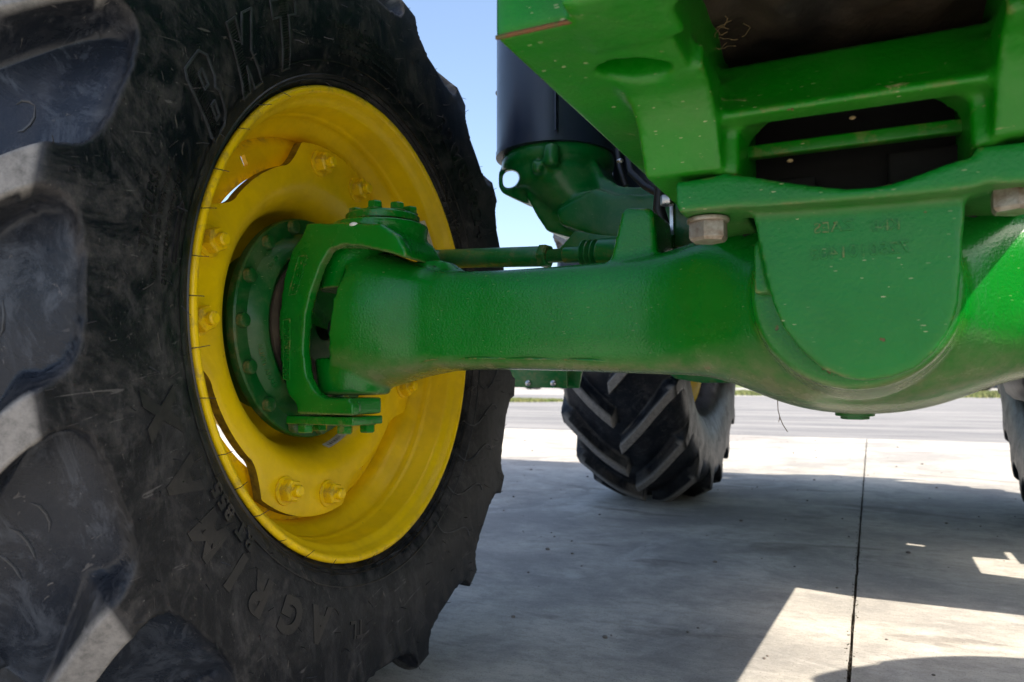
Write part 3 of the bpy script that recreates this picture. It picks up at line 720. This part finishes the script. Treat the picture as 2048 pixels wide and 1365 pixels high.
# cast part numbers on the fork face, in a raised frame
def fork_text(txt, px0, py0, px1, py1, size, Y):
    a, b = onY(px0, py0, Y), onY(px1, py1, Y); d = (b-a).normalized(); up = Vector((d.z, 0, -d.x))
    if up.x < 0: up = -up
    return put_text(txt, size, (a+b)/2, d, Vector((0, -1, 0)).cross(d) if False else (Vector((0, -1, 0)).cross(d)), .0022, spacing=1.15)
for pr_ in (fork_text('12 JE 23', 612, 515, 590, 580, 0.0135, .7655), fork_text('7280S00163', 574, 645, 572, 755, .0125, .7655)): mesh_obj('cast_number', *pr_, 'green', kn, 30)
def wire_frame(pts, Y, r=.0011):
    P = [onY(x, y, Y) for x, y in pts]; return [cyl(a, b, r, n=8) for a, b in zip(P, P[1:]+P[:1])]
V, Fc = join(*wire_frame([(598, 512), (614, 512), (592, 588), (577, 590)], .7652), *wire_frame([(566, 640), (580, 638), (579, 760), (567, 758)], .7652)); mesh_obj('number_frame', V, Fc, 'green', kn, 30)
# universal joint inside the fork
uj = empty('drive_joint'); tp(uj)
jc = Vector((-.640, .880, .540))
part('joint_cup', lathe([(0, .03), (.012, .036), (.03, .038), (.045, .036), (.05, .02)], jc+Vector((.004, 0, .004)), (1, 0, .05), 40), 'green_smooth', uj)
part('joint_yoke', join(cyl(jc+Vector((-.035, -.02, .012)), jc+Vector((.01, -.02, .012)), .016, bev=.003), cyl(jc+Vector((-.03, -.03, -.03)), jc+Vector((.02, -.025, -.03)), .017, bev=.003), cyl(jc+Vector((-.02, -.012, -.05)), jc+Vector((-.02, -.012, .05)), .014, bev=.002)), 'black', uj)
part('drive_shaft', cyl((-.70, .87, .54), (-.60, .87, .54), .018), 'black', uj)

# ---- front axle housing
top_s = [(-.66, .642), (-.62, .641), (-.585, .636), (-.55, .624), (-.50, .607), (-.42, .603), (-.32, .603), (-.25, .605), (-.20, .609), (-.173, .618), (-.14, .628), (-.112, .636), (-.07, .645), (-.012, .65)]
bot_s = [(-.66, .452), (-.62, .450), (-.585, .456), (-.55, .469), (-.50, .479), (-.42, .479), (-.32, .476), (-.25, .473), (-.20, .471), (-.173, .4705), (-.14, .466), (-.112, .450), (-.08, .437), (-.04, .430), (-.012, .429)]
frn_s = [(-.66, .078), (-.60, .076), (-.57, .070), (-.53, .058), (-.46, .050), (-.36, .050), (-.25, .053), (-.20, .062), (-.16, .085), (-.125, .112), (-.09, .132), (-.05, .145), (-.012, .150)]
def ip(tab, x):
    w_ = .030 if -.50 < x else .008
    return float(np.mean(np.interp(x+np.linspace(-w_, w_, 9), [a for a, _ in tab], [b for _, b in tab])))
def sec(x, n=48):
    xm = x if x <= XC else 2*XC-x; zt, zb, hy = ip(top_s, xm), ip(bot_s, xm), ip(frn_s, xm); zc, hz = (zt+zb)/2, (zt-zb)/2
    e = float(np.interp(xm, [-.66, -.58, -.48, -.22, -.10], [2.1, 2.4, 5.0, 4.4, 2.3])); ring = []
    for i in range(n):
        a = 2*PI*i/n; c, s = math.cos(a), math.sin(a); k = (abs(c)**e+abs(s)**e)**(-1/e); ring.append(((x+(zc+hz*s*k-.545)*.17*float(np.interp(xm, [-.636, -.56], [1, 0]))*(1 if x <= XC else -1)), float(np.interp(xm, [-.636, -.52], [.846, .862]))-hy*c*k, zc+hz*s*k))
    return ring
xs = [-.630, -.6285]+[round(-.624+.012*i, 4) for i in range(200) if -.624+.012*i < 2*XC+.628]+[2*XC+.630]
ax_pr = [loft([sec(x) for x in xs])]
# king pin bosses of the fork end, ear with two holes, trapezoid stop block, differential front flange
for s in (-1, 1):
    mx = lambda x: x if s < 0 else 2*XC-x
    ax_pr += [lathe([(0, .048), (.05, .054)], (mx(-.640), .838, .4455), (0, 0, 1), 40), lathe([(0, .05), (.055, .046)], (mx(-.640), .838, .588), (0, 0, 1), 40)]
    blk = P2([(1213, 540), (1220, 520), (1243, 422), (1252, 415), (1297, 415), (1306, 421), (1316, 532), (1316, 545)], .825)
    blk = [Vector((mx(p.x), p.y, p.z)) for p in blk]; ax_pr.append(prism(blk, (0, .085, 0)))
    ear = [Vector((mx(p.x), p.y, p.z)) for p in P2([(800, 560), (812, 530), (835, 522), (875, 519), (895, 524), (920, 541), (938, 552), (938, 570)], .838)]; ax_pr.append(prism(ear, (0, .02, 0)))
dc = onY(1720, 640, .72)
ax_pr.append(lathe([(0, .080), (.004, .084), (.04, .087), (.08, .094)], (XC, .694, .540), (0, 1, 0), 72))
ax_cut = [cyl(onY(x, y, .80), onY(x, y, .80)+Vector((0, .09, 0)), .0042, n=16) for x, y in ((833, 541), (868, 538))]
axle = cast('axle_housing', ax_pr, 'green', None, .0034, 7, None); tp(axle)
# the ends are faced flat
for x, y in ((833, 541), (868, 538)):
    c = onY(x, y, .8365); mesh_obj('hole_disc', *cyl(c, c+Vector((0, .0022, 0)), .0043, n=20), 'black', axle)  # black disc instead of an opening; the hole's darkness is its colour
part('drain_plug', join(cyl((XC-.004, .862, .4365), (XC-.004, .862, .4275), .019, n=40, bev=.001), *hexbolt((XC-.004, .862, .4275), (0, 0, -1), .024, .0035)), 'plug', axle)
part('rust_lip', tube([(x, .815+.002*math.sin(x*90), ip(bot_s, x)+.013) for x in np.arange(-.52, -.22, .01)], .0012, 6), 'green', axle)

# ---- tie rod and steering cylinder behind the axle
tie = empty('tie_rod'); tp(tie)
zr = .640
part('rod_tube', cyl((-.600, .995, .654), (-.415, .965, .640), .0145, n=32, bev=.002), 'green_smooth', tie)
part('ball_joint', join(lathe([(0, .022), (.006, .026), (.020, .026), (.026, .020), (.028, .012)], (-.612, .997, .640), (0, 0, 1), 32), lathe([(0, .012), (.03, .0145)], (-.618, .998, .654), (1, -.16, -.07), 24)), 'green_smooth', tie)
a, b = Vector((-.415, .965, .640)), Vector((-.300, .947, .6335)); d = (b-a).normalized()
part('lock_nut', join(*hexbolt(a, d, .030, .013)), 'green_smooth', tie)
thr = [(0, .0085)]
for i in range(14): thr += [(.001+i*.0019, .0098), (.002+i*.0019, .0084)]
part('threaded_end', lathe(thr, a+d*.012, d, 20), 'green_smooth', tie)
part('inner_joint', cyl(a+d*.038, a+d*.082, .0115, n=24, bev=.002), 'green_smooth', tie)
bt = []
for i in range(4): x = .066+i*.0082; bt += [(x, .0135), (x+.003, .0195), (x+.0045, .0195), (x+.0075, .0135)]
part('rubber_boot', lathe(bt, a+d*0, d, 32), 'green_smooth', tie)
part('cylinder_barrel', cyl(a+d*.095, a+d*.20, .0205, n=36, bev=.002), 'green_smooth', tie)
cylr = part('steering_cylinder', cyl((-.26, .955, .633), (.24, .955, .633), .017, n=36), 'chrome', None); tp(cylr)
part('cylinder_clamp', box(-.20, -.188, .93, .98, .61, .665), 'steel', cylr, .002)

# ---- pivot bracket under the front frame (U-shaped plate with eared saddle)
Yp = .665
u_pts = [(1503, 408), (1508, 440), (1520, 500), (1533, 560), (1545, 605), (1566, 655), (1600, 700), (1645, 738), (1690, 757), (1730, 762), (1780, 756), (1830, 738), (1870, 705), (1898, 665), (1915, 620), (1922, 560), (1926, 480), (1934, 384)]
plate = prism(P2(u_pts, Yp), (0, .055, 0))
sad = [(1351, 365), (1450, 346), (1500, 352), (1560, 362), (1620, 370), (1690, 377), (1750, 374), (1800, 362), (1850, 344), (1900, 325), (1960, 309), (2060, 287), (2160, 262), (2160, 352), (2100, 364), (1975, 366), (1935, 378), (1800, 392), (1650, 404), (1500, 414), (1440, 414), (1400, 420), (1352, 414)]
saddle = prism(P2(sad, .640), (0, .05, 0))
bracket_o = cast('pivot_bracket', [plate, saddle, box(XC-.135, XC-.085, .64, .80, .609, .636), box(XC+.085, XC+.135, .64, .80, .609, .636), box(XC-.078, XC+.075, .68, .83, .54, .585)], 'green_dusty', None, .0028, 4); tp(bracket_o)
# raised mirror-moulded casting marks on the plate
V, Fc = put_text('7250101403', .0135, onY(1717, 503, Yp-.0002), (-1, 0, -.02), (0, 0, 1), .0011, spacing=1.1)
V2, F2 = put_text('KNI', .0125, onY(1772, 452, Yp-.0002), (-1, 0, -.02), (0, 0, 1), .0009); V3, F3 = put_text('ZAES', .0125, onY(1667, 455, Yp-.0002), (-1, 0, -.02), (0, 0, 1), .0009, spacing=1.1)
for pr_ in ((V, Fc), (V2, F2), (V3, F3)): mesh_obj('cast_number', *pr_, 'green_dusty', bracket_o, 30)
for (px, py, wz) in ((1416, 425, .604), (2030, 382, .608)):
    c = onY(px, py, .672); c.z = wz+.004
    V, Fc = join(*hexbolt(c, (0, 0, -1), .030, .017, .0185, .004, a0=.55)); mesh_obj('flange_bolt', V, Fc, 'bolt', bracket_o, 30)

# ---- front frame casting: two rails, cross members, feet
ZR = .700
def rail(s):
    mx = lambda x: x if s < 0 else 2*XC-x
    q = []
    def bx(x0, x1, *a): x0, x1 = sorted((mx(x0), mx(x1))); return box(x0, x1, *a)
    q.append(bx(-.231, -.119, .455, .815, ZR, .735))            # underside plate
    q.append(bx(-.231, -.21, .455, .90, ZR, .88))               # outer web
    q.append(bx(-.135, -.117, .50, .90, ZR+.002, .88))             # inner web
    q.append(bx(-.231, -.165, .453, .475, ZR, .88))             # front face
    q.append(bx(-.172, -.108, .428, .50, ZR-.002, .86))         # nose that reaches further forward
    q.append(bx(-.200, -.14, .80, .855, ZR-.012, .73))
    q.append(bx(-.222, -.15, .80, .84, ZR-.004, .73))
    # foot that curves down to the bracket ear
    prof = [(.56, ZR+.02), (.56, ZR-.001), (.585, ZR-.005), (.603, ZR-.014), (.617, ZR-.028), (.627, ZR-.043), (.636, .641), (.80, .641), (.80, ZR+.02)]
    xa, xb = mx(-.176), mx(-.1085)
    q.append(prism([(xa, y, z) for y, z in prof], (xb-xa, 0, 0)))
    return q
fp = rail(-1)+rail(1)
# cross member with a rounded nose, above the window
def cross(pts, x0, x1): return prism([(x0, y, z) for y, z in pts], (x1-x0, 0, 0))
zz = lambda py, Y: (Y, onY(1700, py, Y).z)
fp.append(cross([(.71, zz(95, .66)[1]+.012), zz(92, .66), zz(178, .626), zz(192, .619), zz(200, .621), zz(222, .645), zz(219, .70), (.72, .73)], -.125, 2*XC+.125))
fp.append(box(-.112, 2*XC+.112, .43, .462, ZR+.002, .76))           # front bar
fp += [box(-.112, -.096, .645, .76, .636, .72), box(2*XC+.096, 2*XC+.112, .645, .76, .636, .72)]
# gusset fillets in the window's upper corners
fp += [prism([(-.097, .648, .690), (-.097, .648, .668), (-.0935, .648, .679), (-.088, .648, .685), (-.079, .648, .690)], (0, .05, 0)), prism([(2*XC+.097, .648, .690), (2*XC+.097, .648, .668), (2*XC+.0935, .648, .679), (2*XC+.088, .648, .685), (2*XC+.079, .648, .690)], (0, .05, 0))]
hx = onZ(1268, 140, ZR)
slot = []
for i in range(28):
    a = 2*PI*i/28; slot.append((hx.x+.027*math.cos(a)*(1), hx.y+.020*math.sin(a)+.007*math.cos(a), ZR-.02))
frame = cast('front_frame', fp, 'green_frame', None, .0034, 4, [prism(slot, (0, 0, .09))]); tp(frame)
tp(part('inner_crossbar', box(XC-.092, XC+.092, .70, .712, .6665, .678), 'green_frame', None, .002))
tp(part('rust_edge', tube([(x, .4535, ZR+.001) for x in np.arange(-.229, -.166, .006)], .0016, 6), 'rust', None))
# grimy undertray and lumps above the window
def tray():
    n = 50; V, Fc = [], []
    for j in range(n+1):
        for i in range(n+1):
            x = XC-.115+.23*i/n; y = .465+.42*j/n; V.append((x, y, .772+noise(Vector((x*26, y*26, 2)))*.012+noise(Vector((x*9, y*9, 5)))*.015))
    Fc = [(j*(n+1)+i, j*(n+1)+i+1, (j+1)*(n+1)+i+1, (j+1)*(n+1)+i) for j in range(n) for i in range(n)]
    return V, Fc
tr = part('undertray', tray(), 'grime', None); tp(tr)
tp(part('radiator_panel', join(box(XC-.10, XC+.10, .765, .775, .60, .77), box(XC-.095, XC-.03, .74, .764, .634, .655), box(XC+.03, XC+.09, .74, .764, .634, .668)), 'pitch', None, .003))
tp(part('wiring_loom', join(tube([(XC-.06+.02*i, .735-.004*math.sin(i), .633+.003*math.sin(i*1.3)) for i in range(7)], .0035, 8), tube([(XC-.05+.018*i, .742, .636+.004*math.cos(i*1.1)) for i in range(8)], .0025, 8)), 'straw', None))
# dry roots caught under the tray
q = []
base = onZ(1400, 45, .765)
for k in range(16):
    p = base+Vector((rnd.uniform(-.012, .03), rnd.uniform(-.01, .05), -.004)); pts = [p.copy()]; d = Vector((rnd.gauss(0, 1), rnd.gauss(0, 1), -.2)).normalized()
    for i in range(7): d = (d+Vector((rnd.gauss(0, .5), rnd.gauss(0, .5), rnd.gauss(0, .25)))).normalized(); p = p+d*.0028; pts.append(p.copy())
    q.append(tube(pts, .00018, 4))
o = mesh_obj('dry_roots', *join(*q), 'straw'); tag(o, 'tangle of dry pale roots caught under the dark tray of the tractor', 'roots', kind='stuff')
for (px, py) in ((1705, 236), (1580, 322)): tp(part('mud_crumb', ball(onY(px, py, .70), .0022, 8, 6, (1.3, 1, .8)), 'straw', None))

# ---- filter canister with its cast head, left of the frame, behind the axle
Yf = 1.30; fc = Vector((-.530, 1.30, 0)); FR = .113
can = part('exhaust_canister', lathe([(0, FR-.006), (.001, FR), (.010, FR), (.010, FR-.0015), (.6, FR-.0015)], (fc.x, fc.y, .885), (0, 0, 1), 96), 'canister', None); tp(can)
part('canister_seam', box(fc.x+.045, fc.x+.0475, fc.y-FR-.001, fc.y-.09, .90, 1.4), 'canister', can)
part('canister_rivet', ball((fc.x-FR*.985, fc.y-.02, 1.025), .006, 10, 8), 'bolt', can)
hp = [lathe([(0, .082), (.01, .094), (.036, .098), (.042, .106), (.060, .107), (.064, .101), (.075, .101)], (fc.x+.005, fc.y, .822), (0, 0, 1), 64)]
rings = []
for i in range(12):
    t = i/11; c = Vector((fc.x+.016+.100*t**1.3, fc.y, .845-.118*t)); rx = .086-.030*t; rings.append([(c.x+rx*math.cos(2*PI*k/40), c.y+(.100-.045*t)*math.sin(2*PI*k/40), c.z+.012*math.cos(2*PI*k/40)*t) for k in range(40)])
hp.append(loft(rings))
hp.append(prism(P2([(1052, 395), (1072, 432), (1092, 462), (1150, 478), (1215, 492), (1335, 500), (1335, 374), (1240, 372), (1205, 352), (1190, 320), (1060, 330)], 1.25), (0, .10, 0)))
hp.append(prism(P2([(1110, 420), (1120, 450), (1215, 480), (1335, 486), (1335, 388), (1230, 388), (1190, 375)], 1.215), (0, .10, 0)))
hp.append(prism(P2([(994, 352), (998, 338), (1012, 331), (1045, 331), (1062, 345), (1062, 400), (1048, 407), (1020, 394), (1002, 386), (995, 374)], 1.262), (0, .05, 0)))
c = onY(1103, 300, 1.19); zb, zt = onY(1103, 332, 1.185).z, onY(1103, 287, 1.185).z; hp.append(lathe([(0, .013), (.012, .016), (zt-zb-.012, .016), (zt-zb, .012)], (c.x, c.y, zb), (0, 0, 1), 6))
hp.append(prism(P2([(1061, 322), (1080, 320), (1080, 345), (1062, 347)], 1.188), (0, .03, 0)))
cutm = [prism([onY(x, y, 1.12) for x, y in [(1003, 352), (1008, 343), (1024, 339), (1037, 343), (1042, 355), (1037, 368), (1026, 378), (1004, 379)]], ray(1022, 360)*.5)]
head = cast('exhaust_elbow', hp, 'green_smooth', None, .004, 7, cutm); tp(head)
tp(part('exhaust_pipe', tube([(fc.x+.06, fc.y+.02, .76), (fc.x+.12, fc.y+.0, .70), (fc.x+.19, fc.y+.02, .665), (fc.x+.26, fc.y+.06, .65)], .05, 28), 'castiron', None))
# engine side behind the frame: dark block with webs, brackets, hose
eng = part('engine_block', join(box(-.235, .21, 1.25, 2.3, .66, 1.15), box(-.46, -.235, 1.42, 1.8, .80, 1.05), box(-.30, -.25, 1.30, 1.33, .85, .93)), 'canister', None, .008); tp(eng)
part('oil_pan', box(-.20, .18, 1.1, 2.0, .56, .66), 'black', eng, .02)
mb = empty('engine_bracket'); tp(mb)
part('bracket_plate', prism(P2([(1345, 378), (1500, 372), (1500, 470), (1430, 493), (1345, 493)], .93), (0, .012, 0)), 'green_smooth', mb, .002)
part('bracket_plate', prism(P2([(1318, 385), (1345, 382), (1345, 510), (1322, 512)], 1.15), (0, .012, 0)), 'green_smooth', mb, .002)
part('bracket_plate', prism(P2([(1105, 512), (1150, 462), (1200, 470), (1330, 480), (1330, 520), (1105, 520)], 1.16), (0, .015, 0)), 'green_smooth', mb, .002)
for (px, py) in ((1460, 440), (1512, 432)):
    c = onY(px, py, .928); part('bracket_bolt', cyl(c, c+Vector((0, -.008, 0)), .011, n=24, bev=.002), 'green_smooth', mb)
part('edge_strip', prism(P2([(1339, 385), (1345, 385), (1347, 494), (1340, 494)], .925), (0, .006, 0)), 'steel', mb)
tp(part('coolant_hose', tube([onY(1322, 372, 1.0), onY(1318, 420, 1.0), onY(1330, 458, 1.0), onY(1352, 478, 1.02)], .0085, 14), 'blackrubber', None))
tp(part('hydraulic_hose', tube([onY(1255, 300, 1.15), onY(1262, 345, 1.12), onY(1290, 372, 1.10), onY(1330, 395, 1.08)], .006, 12), 'blackrubber', None))
tp(part('hydraulic_hose', tube([onY(1235, 300, 1.2), onY(1240, 335, 1.17), onY(1252, 372, 1.17)], .005, 12), 'blackrubber', None))
for px, py in ((1240, 322), (1275, 358)): tp(part('hose_clamp', ball(onY(px, py, 1.14), .005, 12, 8, (1.2, 1, .8)), 'steel', None))
tp(part('clamp_screw', join(*hexbolt(onY(1335, 392, .90), (0, 0, -1), .016, .012)), 'steel', None))

# ---- rear of the machine, seen below the axle
st = part('step_bracket', prism(P2([(990, 700), (1134, 700), (1134, 777), (990, 774)], 1.9), (0, .010, 0)), 'green_smooth', None, .002); tp(st)
part('step_gusset', prism(P2([(1134, 700), (1172, 700), (1157, 777), (1134, 777)], 1.93), (0, .010, 0)), 'green_smooth', st, .002)
for px in (1056, 1106): c = onY(px, 767, 1.898); part('step_bolt', join(ball(c, .0085, 18, 10, (1, .6, 1))), 'steel', st)
tp(part('transmission_guard', prism(P2([(1325, 730), (1333, 745), (1350, 758), (1400, 766), (1470, 766), (1500, 730)], 2.0), (0, .5, 0)), 'green_smooth', None, .01))
# rear wheels
RR, RX = .775, -.80
ri = [(.11, .375), (.145, .39), (.185, .42), (.212, .48), (.222, .54), (.2235, .60), (.222, .655), (.217, .695), (.213, .703), (.205, .7075), (.15, .735), (.08, .763), (0, .775)]
rv = [(.11, .375), (.145, .39), (.185, .42), (.212, .48), (.222, .54), (.2235, .60), (.213, .640), (.190, .668), (.182, .673), (.170, .678), (.13, .695), (.07, .715), (0, .722)]
rw = empty('rear_wheel', (RX, 3.12, RR-.036)); tp(rw)
mir2 = lambda P: P+[(-x, r) for x, r in P[-2::-1]]
t2, SIDE2 = tyre_mesh('tyre', mir2(ri), mir2(rv), 19, .020, R(17), 0, -.012, 8.0, .60, (.005, .016), .006, rw)
t2.data.transform(Matrix.Rotation(R(6), 4, 'X'))
_co = np.empty(len(t2.data.vertices)*3, np.float32); t2.data.vertices.foreach_get('co', _co); _co = _co.reshape(-1, 3); _fl = -(RR-.036)+.0015
_k = np.clip((-.45-_co[:, 2])/.3, 0, 1)*np.clip(1-np.abs(_co[:, 1])/.35, 0, 1); _co[:, 0] *= 1+.05*_k          # the loaded tyre bulges
_co[:, 2] = np.maximum(_co[:, 2], _fl); t2.data.vertices.foreach_set('co', _co.ravel()); t2.data.update()
_a = t2.data.attributes['void'].data; _n = len(_a); _v = np.empty(_n, np.float32); _a.foreach_get('value', _v); _a.foreach_set('value', _v*.35)
rrim = [(.105, .372), (.118, .392), (.124, .396), (.127, .391), (.118, .378), (.105, .366), (.06, .362), (.035, .345), (0, .335), (-.10, .335), (-.15, .36), (-.21, .366), (-.225, .392), (-.22, .398), (-.20, .372), (-.1, .345), (0, .345), (.05, .37), (.105, .372)]
part('rim', lathe(rrim, (0, 0, 0), (1, 0, 0), 96, False), 'yellow', rw, 0, 40)
part('wheel_disc', lathe([(-.02, .34), (-.015, .345), (-.01, .34), (.02, .26), (.03, .2), (.03, .02), (.02, .02), (.02, .2), (.01, .26), (-.02, .34)], (0, 0, 0), (1, 0, 0), 64, False), 'yellow', rw, 0, 40)
for k in range(8): th = 2*PI*k/8; part('lug_nut', join(*hexbolt((.03, .16*math.cos(th), .16*math.sin(th)), (1, 0, 0), .035, .02, .025)), 'yellow', rw)
rw2 = copy_tree(rw); rw2.location.x = .698; rw2.rotation_euler = (0, 0, PI); tp(rw2)
tp(part('rear_axle', join(cyl((RX+.03, 3.12, .76), (2*XC-RX-.03, 3.12, .76), .10, n=32), box(-.19, .17, 2.7, 3.45, .58, 1.0), box(-.17, .15, 1.9, 2.75, .60, .95)), 'green_smooth', None, .01))
# body above (outside the frame, casts the shade seen on the apron)
hood = part('hood', join(box(-.30, .276, .12, 1.95, .92, 1.58)), 'green_frame', None, .05); tp(hood)
part('grille', box(-.24, .216, .105, .121, .96, 1.45), 'black', hood, .004)
for x in (-.17, .146): part('headlight', box(x-.06, x+.06, .098, .105, 1.35, 1.45), 'steel', hood, .004)
cab = part('cab_floor', box(-.58, .556, 2.0, 3.5, .98, 1.06), 'green_frame', None, .02); tp(cab)
fr_ = []
for x in (-.56, .536):
    for y in (2.0, 2.75, 3.5): fr_.append(cyl((x, y, 1.0), (x*.93, y+.02, 2.38), .03, n=12))
for f_ in fr_: tp(part('cab_post', f_, 'black', None))
tp(part('cab_glass', box(-.55, .526, 2.0, 3.5, 1.10, 2.36), 'glass', None))
tp(part('cab_roof', box(-.66, .636, 1.9, 3.75, 2.36, 2.52), 'green_frame', None, .05))
for s in (-1, 1):
    V, Fc = [], []; n = 14
    for i in range(n+1):
        a = R(50+110*i/n)
        for x in (.56, 1.06):
            for r in (.86, .875): V.append((XC+s*x, 3.12-r*math.cos(a), .77+r*math.sin(a)))
    for i in range(n): k = i*4; Fc += [(k, k+2, k+6, k+4), (k+1, k+5, k+7, k+3), (k, k+4, k+5, k+1), (k+2, k+3, k+7, k+6)]
    tp(part('fender', (V, Fc), 'green_frame', None))
tp(part('fuel_tank', box(.27, .80, 1.74, 2.06, .42, .92), 'black', None, .04)); tp(part('mid_shade_block', box(.20, .62, 2.05, 2.345, .50, .90), 'green_frame', None, .01)); tp(part('rear_shade_block', box(.20, .47, 2.34, 2.60, .50, .90), 'black', None, .01))  # two unseen boxes added to block sun; tank widened for its shadow
stp = part('cab_step', join(box(.46, .80, 2.44, 2.47, .40, .98), box(.66, .86, 2.25, 2.47, .40, .43), box(.66, .84, 2.25, 2.47, .68, .70)), 'green_frame', None, .004); tp(stp)
tp(part('side_shade_block', prism([(.138, .85, .48), (.205, 1.80, .50), (.205, 1.80, .92), (.138, .85, .92)], (.022, 0, 0)), 'green_frame', None, .01))  # unseen plate added to bound the sunlit patch under the tractor
tp(part('hitch_shade_block', join(box(-.80, .78, 3.70, 3.86, .50, .95), box(-.1, .1, 3.3, 3.9, .5, .7), box(-.52, -.46, 3.8, 4.0, .5, .85), box(.42, .48, 3.8, 4.0, .5, .85)), 'green_frame', None, .02))  # unseen broad block added to cast the far shadow edge

# hang the parts on the tractor
bpy.context.view_layer.update()
for o in parts:
    if o.parent in (None, ROOT):
        mw = o.matrix_world.copy(); o.parent = tractor; o.matrix_parent_inverse = Matrix.Identity(4); o.matrix_local = ROOT_INV @ mw
bpy.data.objects.remove(ROOT)

# ------------------------------------------------------------------ stalk hanging from the axle
p = onY(1555, 792, .84)
q = tube([onY(1555, 795, .84), onY(1556, 820, .84), onY(1560, 836, .84), onY(1566, 850, .84), onY(1575, 864, .84)], .00045, 5)
q2 = tube([onY(1560, 834, .84), onY(1557, 845, .84)], .0006, 5, [.0007, .0002])
o = part('dry_stalk', join(q, q2), 'twig', None); tag(o, 'thin dry grass stalk hanging from the underside of the green axle', 'stalk')

# ------------------------------------------------------------------ far machines and mast
def far_tractor(loc, rz, label, group='tractors parked far beyond the road'):
    t = empty('parked_tractor', loc); t.rotation_euler.z = rz; tag(t, label, 'tractor', group)
    part('body', join(box(-.35, .35, -1.9, .2, .9, 1.6), box(-.3, .3, -1.8, 2.0, .6, .9)), 'green_frame', t, .05)
    part('cab', join(box(-.7, .7, .2, 1.8, 1.0, 2.7)), 'glass', t, .05); part('roof', box(-.8, .8, .1, 1.9, 2.7, 2.85), 'green_frame', t, .04)
    for x in (-.85, .85):
        for (y, r) in ((-1.5, .62), (1.2, .88)):
            wv = part('wheel', cyl((x-.2, y, r), (x+.2, y, r), r, n=28, bev=.06), 'blackrubber', t); part('rim', cyl((x-.21, y, r), (x+.21, y, r), r*.55, n=24, bev=.02), 'yellow', wv)
    return t
far_tractor((6.3, 49, -.02), R(60), 'parked green tractor on the grass beyond the road, under the right end of the axle')
far_tractor((-21.5, 52, -.02), R(-50), 'parked green tractor far off, beside the front tyre and below the step bracket')
def shed(loc, wd, hh, label, m):
    t = empty('farm_shed', loc); tag(t, label, 'shed')
    part('wall', box(-wd/2, wd/2, -4, 4, 0, hh), m, t, 0); part('roof', prism([(-wd/2-.3, -4.4, hh), (-wd/2-.3, 4.4, hh), (-wd/2-.3, 0, hh+1.6)], (wd+.6, 0, 0)), 'steel', t)
    for k in range(3): part('door', box(-wd/2+wd*(k+.25)/3, -wd/2+wd*(k+.75)/3, -4.06, -4.01, 0, hh*.8), 'canister', t)
shed((-27, 78, -.02), 16, 3.2, 'low pale shed far off at the horizon, left of the rear tyre', 'gravel')
shed((14, 82, -.02), 14, 3.0, 'low pale shed far off at the horizon, behind the parked tractor on the right', 'gravel')
# lattice mast
mt = empty('lattice_mast', (-16.8, 62, 0)); tag(mt, 'thin grey lattice mast far away between the tie rod and the green elbow', 'mast')
fr_ = []
for a in range(3): x, y = .3*math.cos(2*PI*a/3), .3*math.sin(2*PI*a/3); part('leg', cyl((x, y, 0), (x, y, 14.0), .04, n=6), 'steel', mt)
for k in range(28):
    for a in range(3):
        b = (a+1) % 3; fr_.append(cyl((.3*math.cos(2*PI*a/3), .3*math.sin(2*PI*a/3), k*.5), (.3*math.cos(2*PI*b/3), .3*math.sin(2*PI*b/3), k*.5+.5), .02, n=5))
part('bracing', join(*fr_), 'steel', mt)
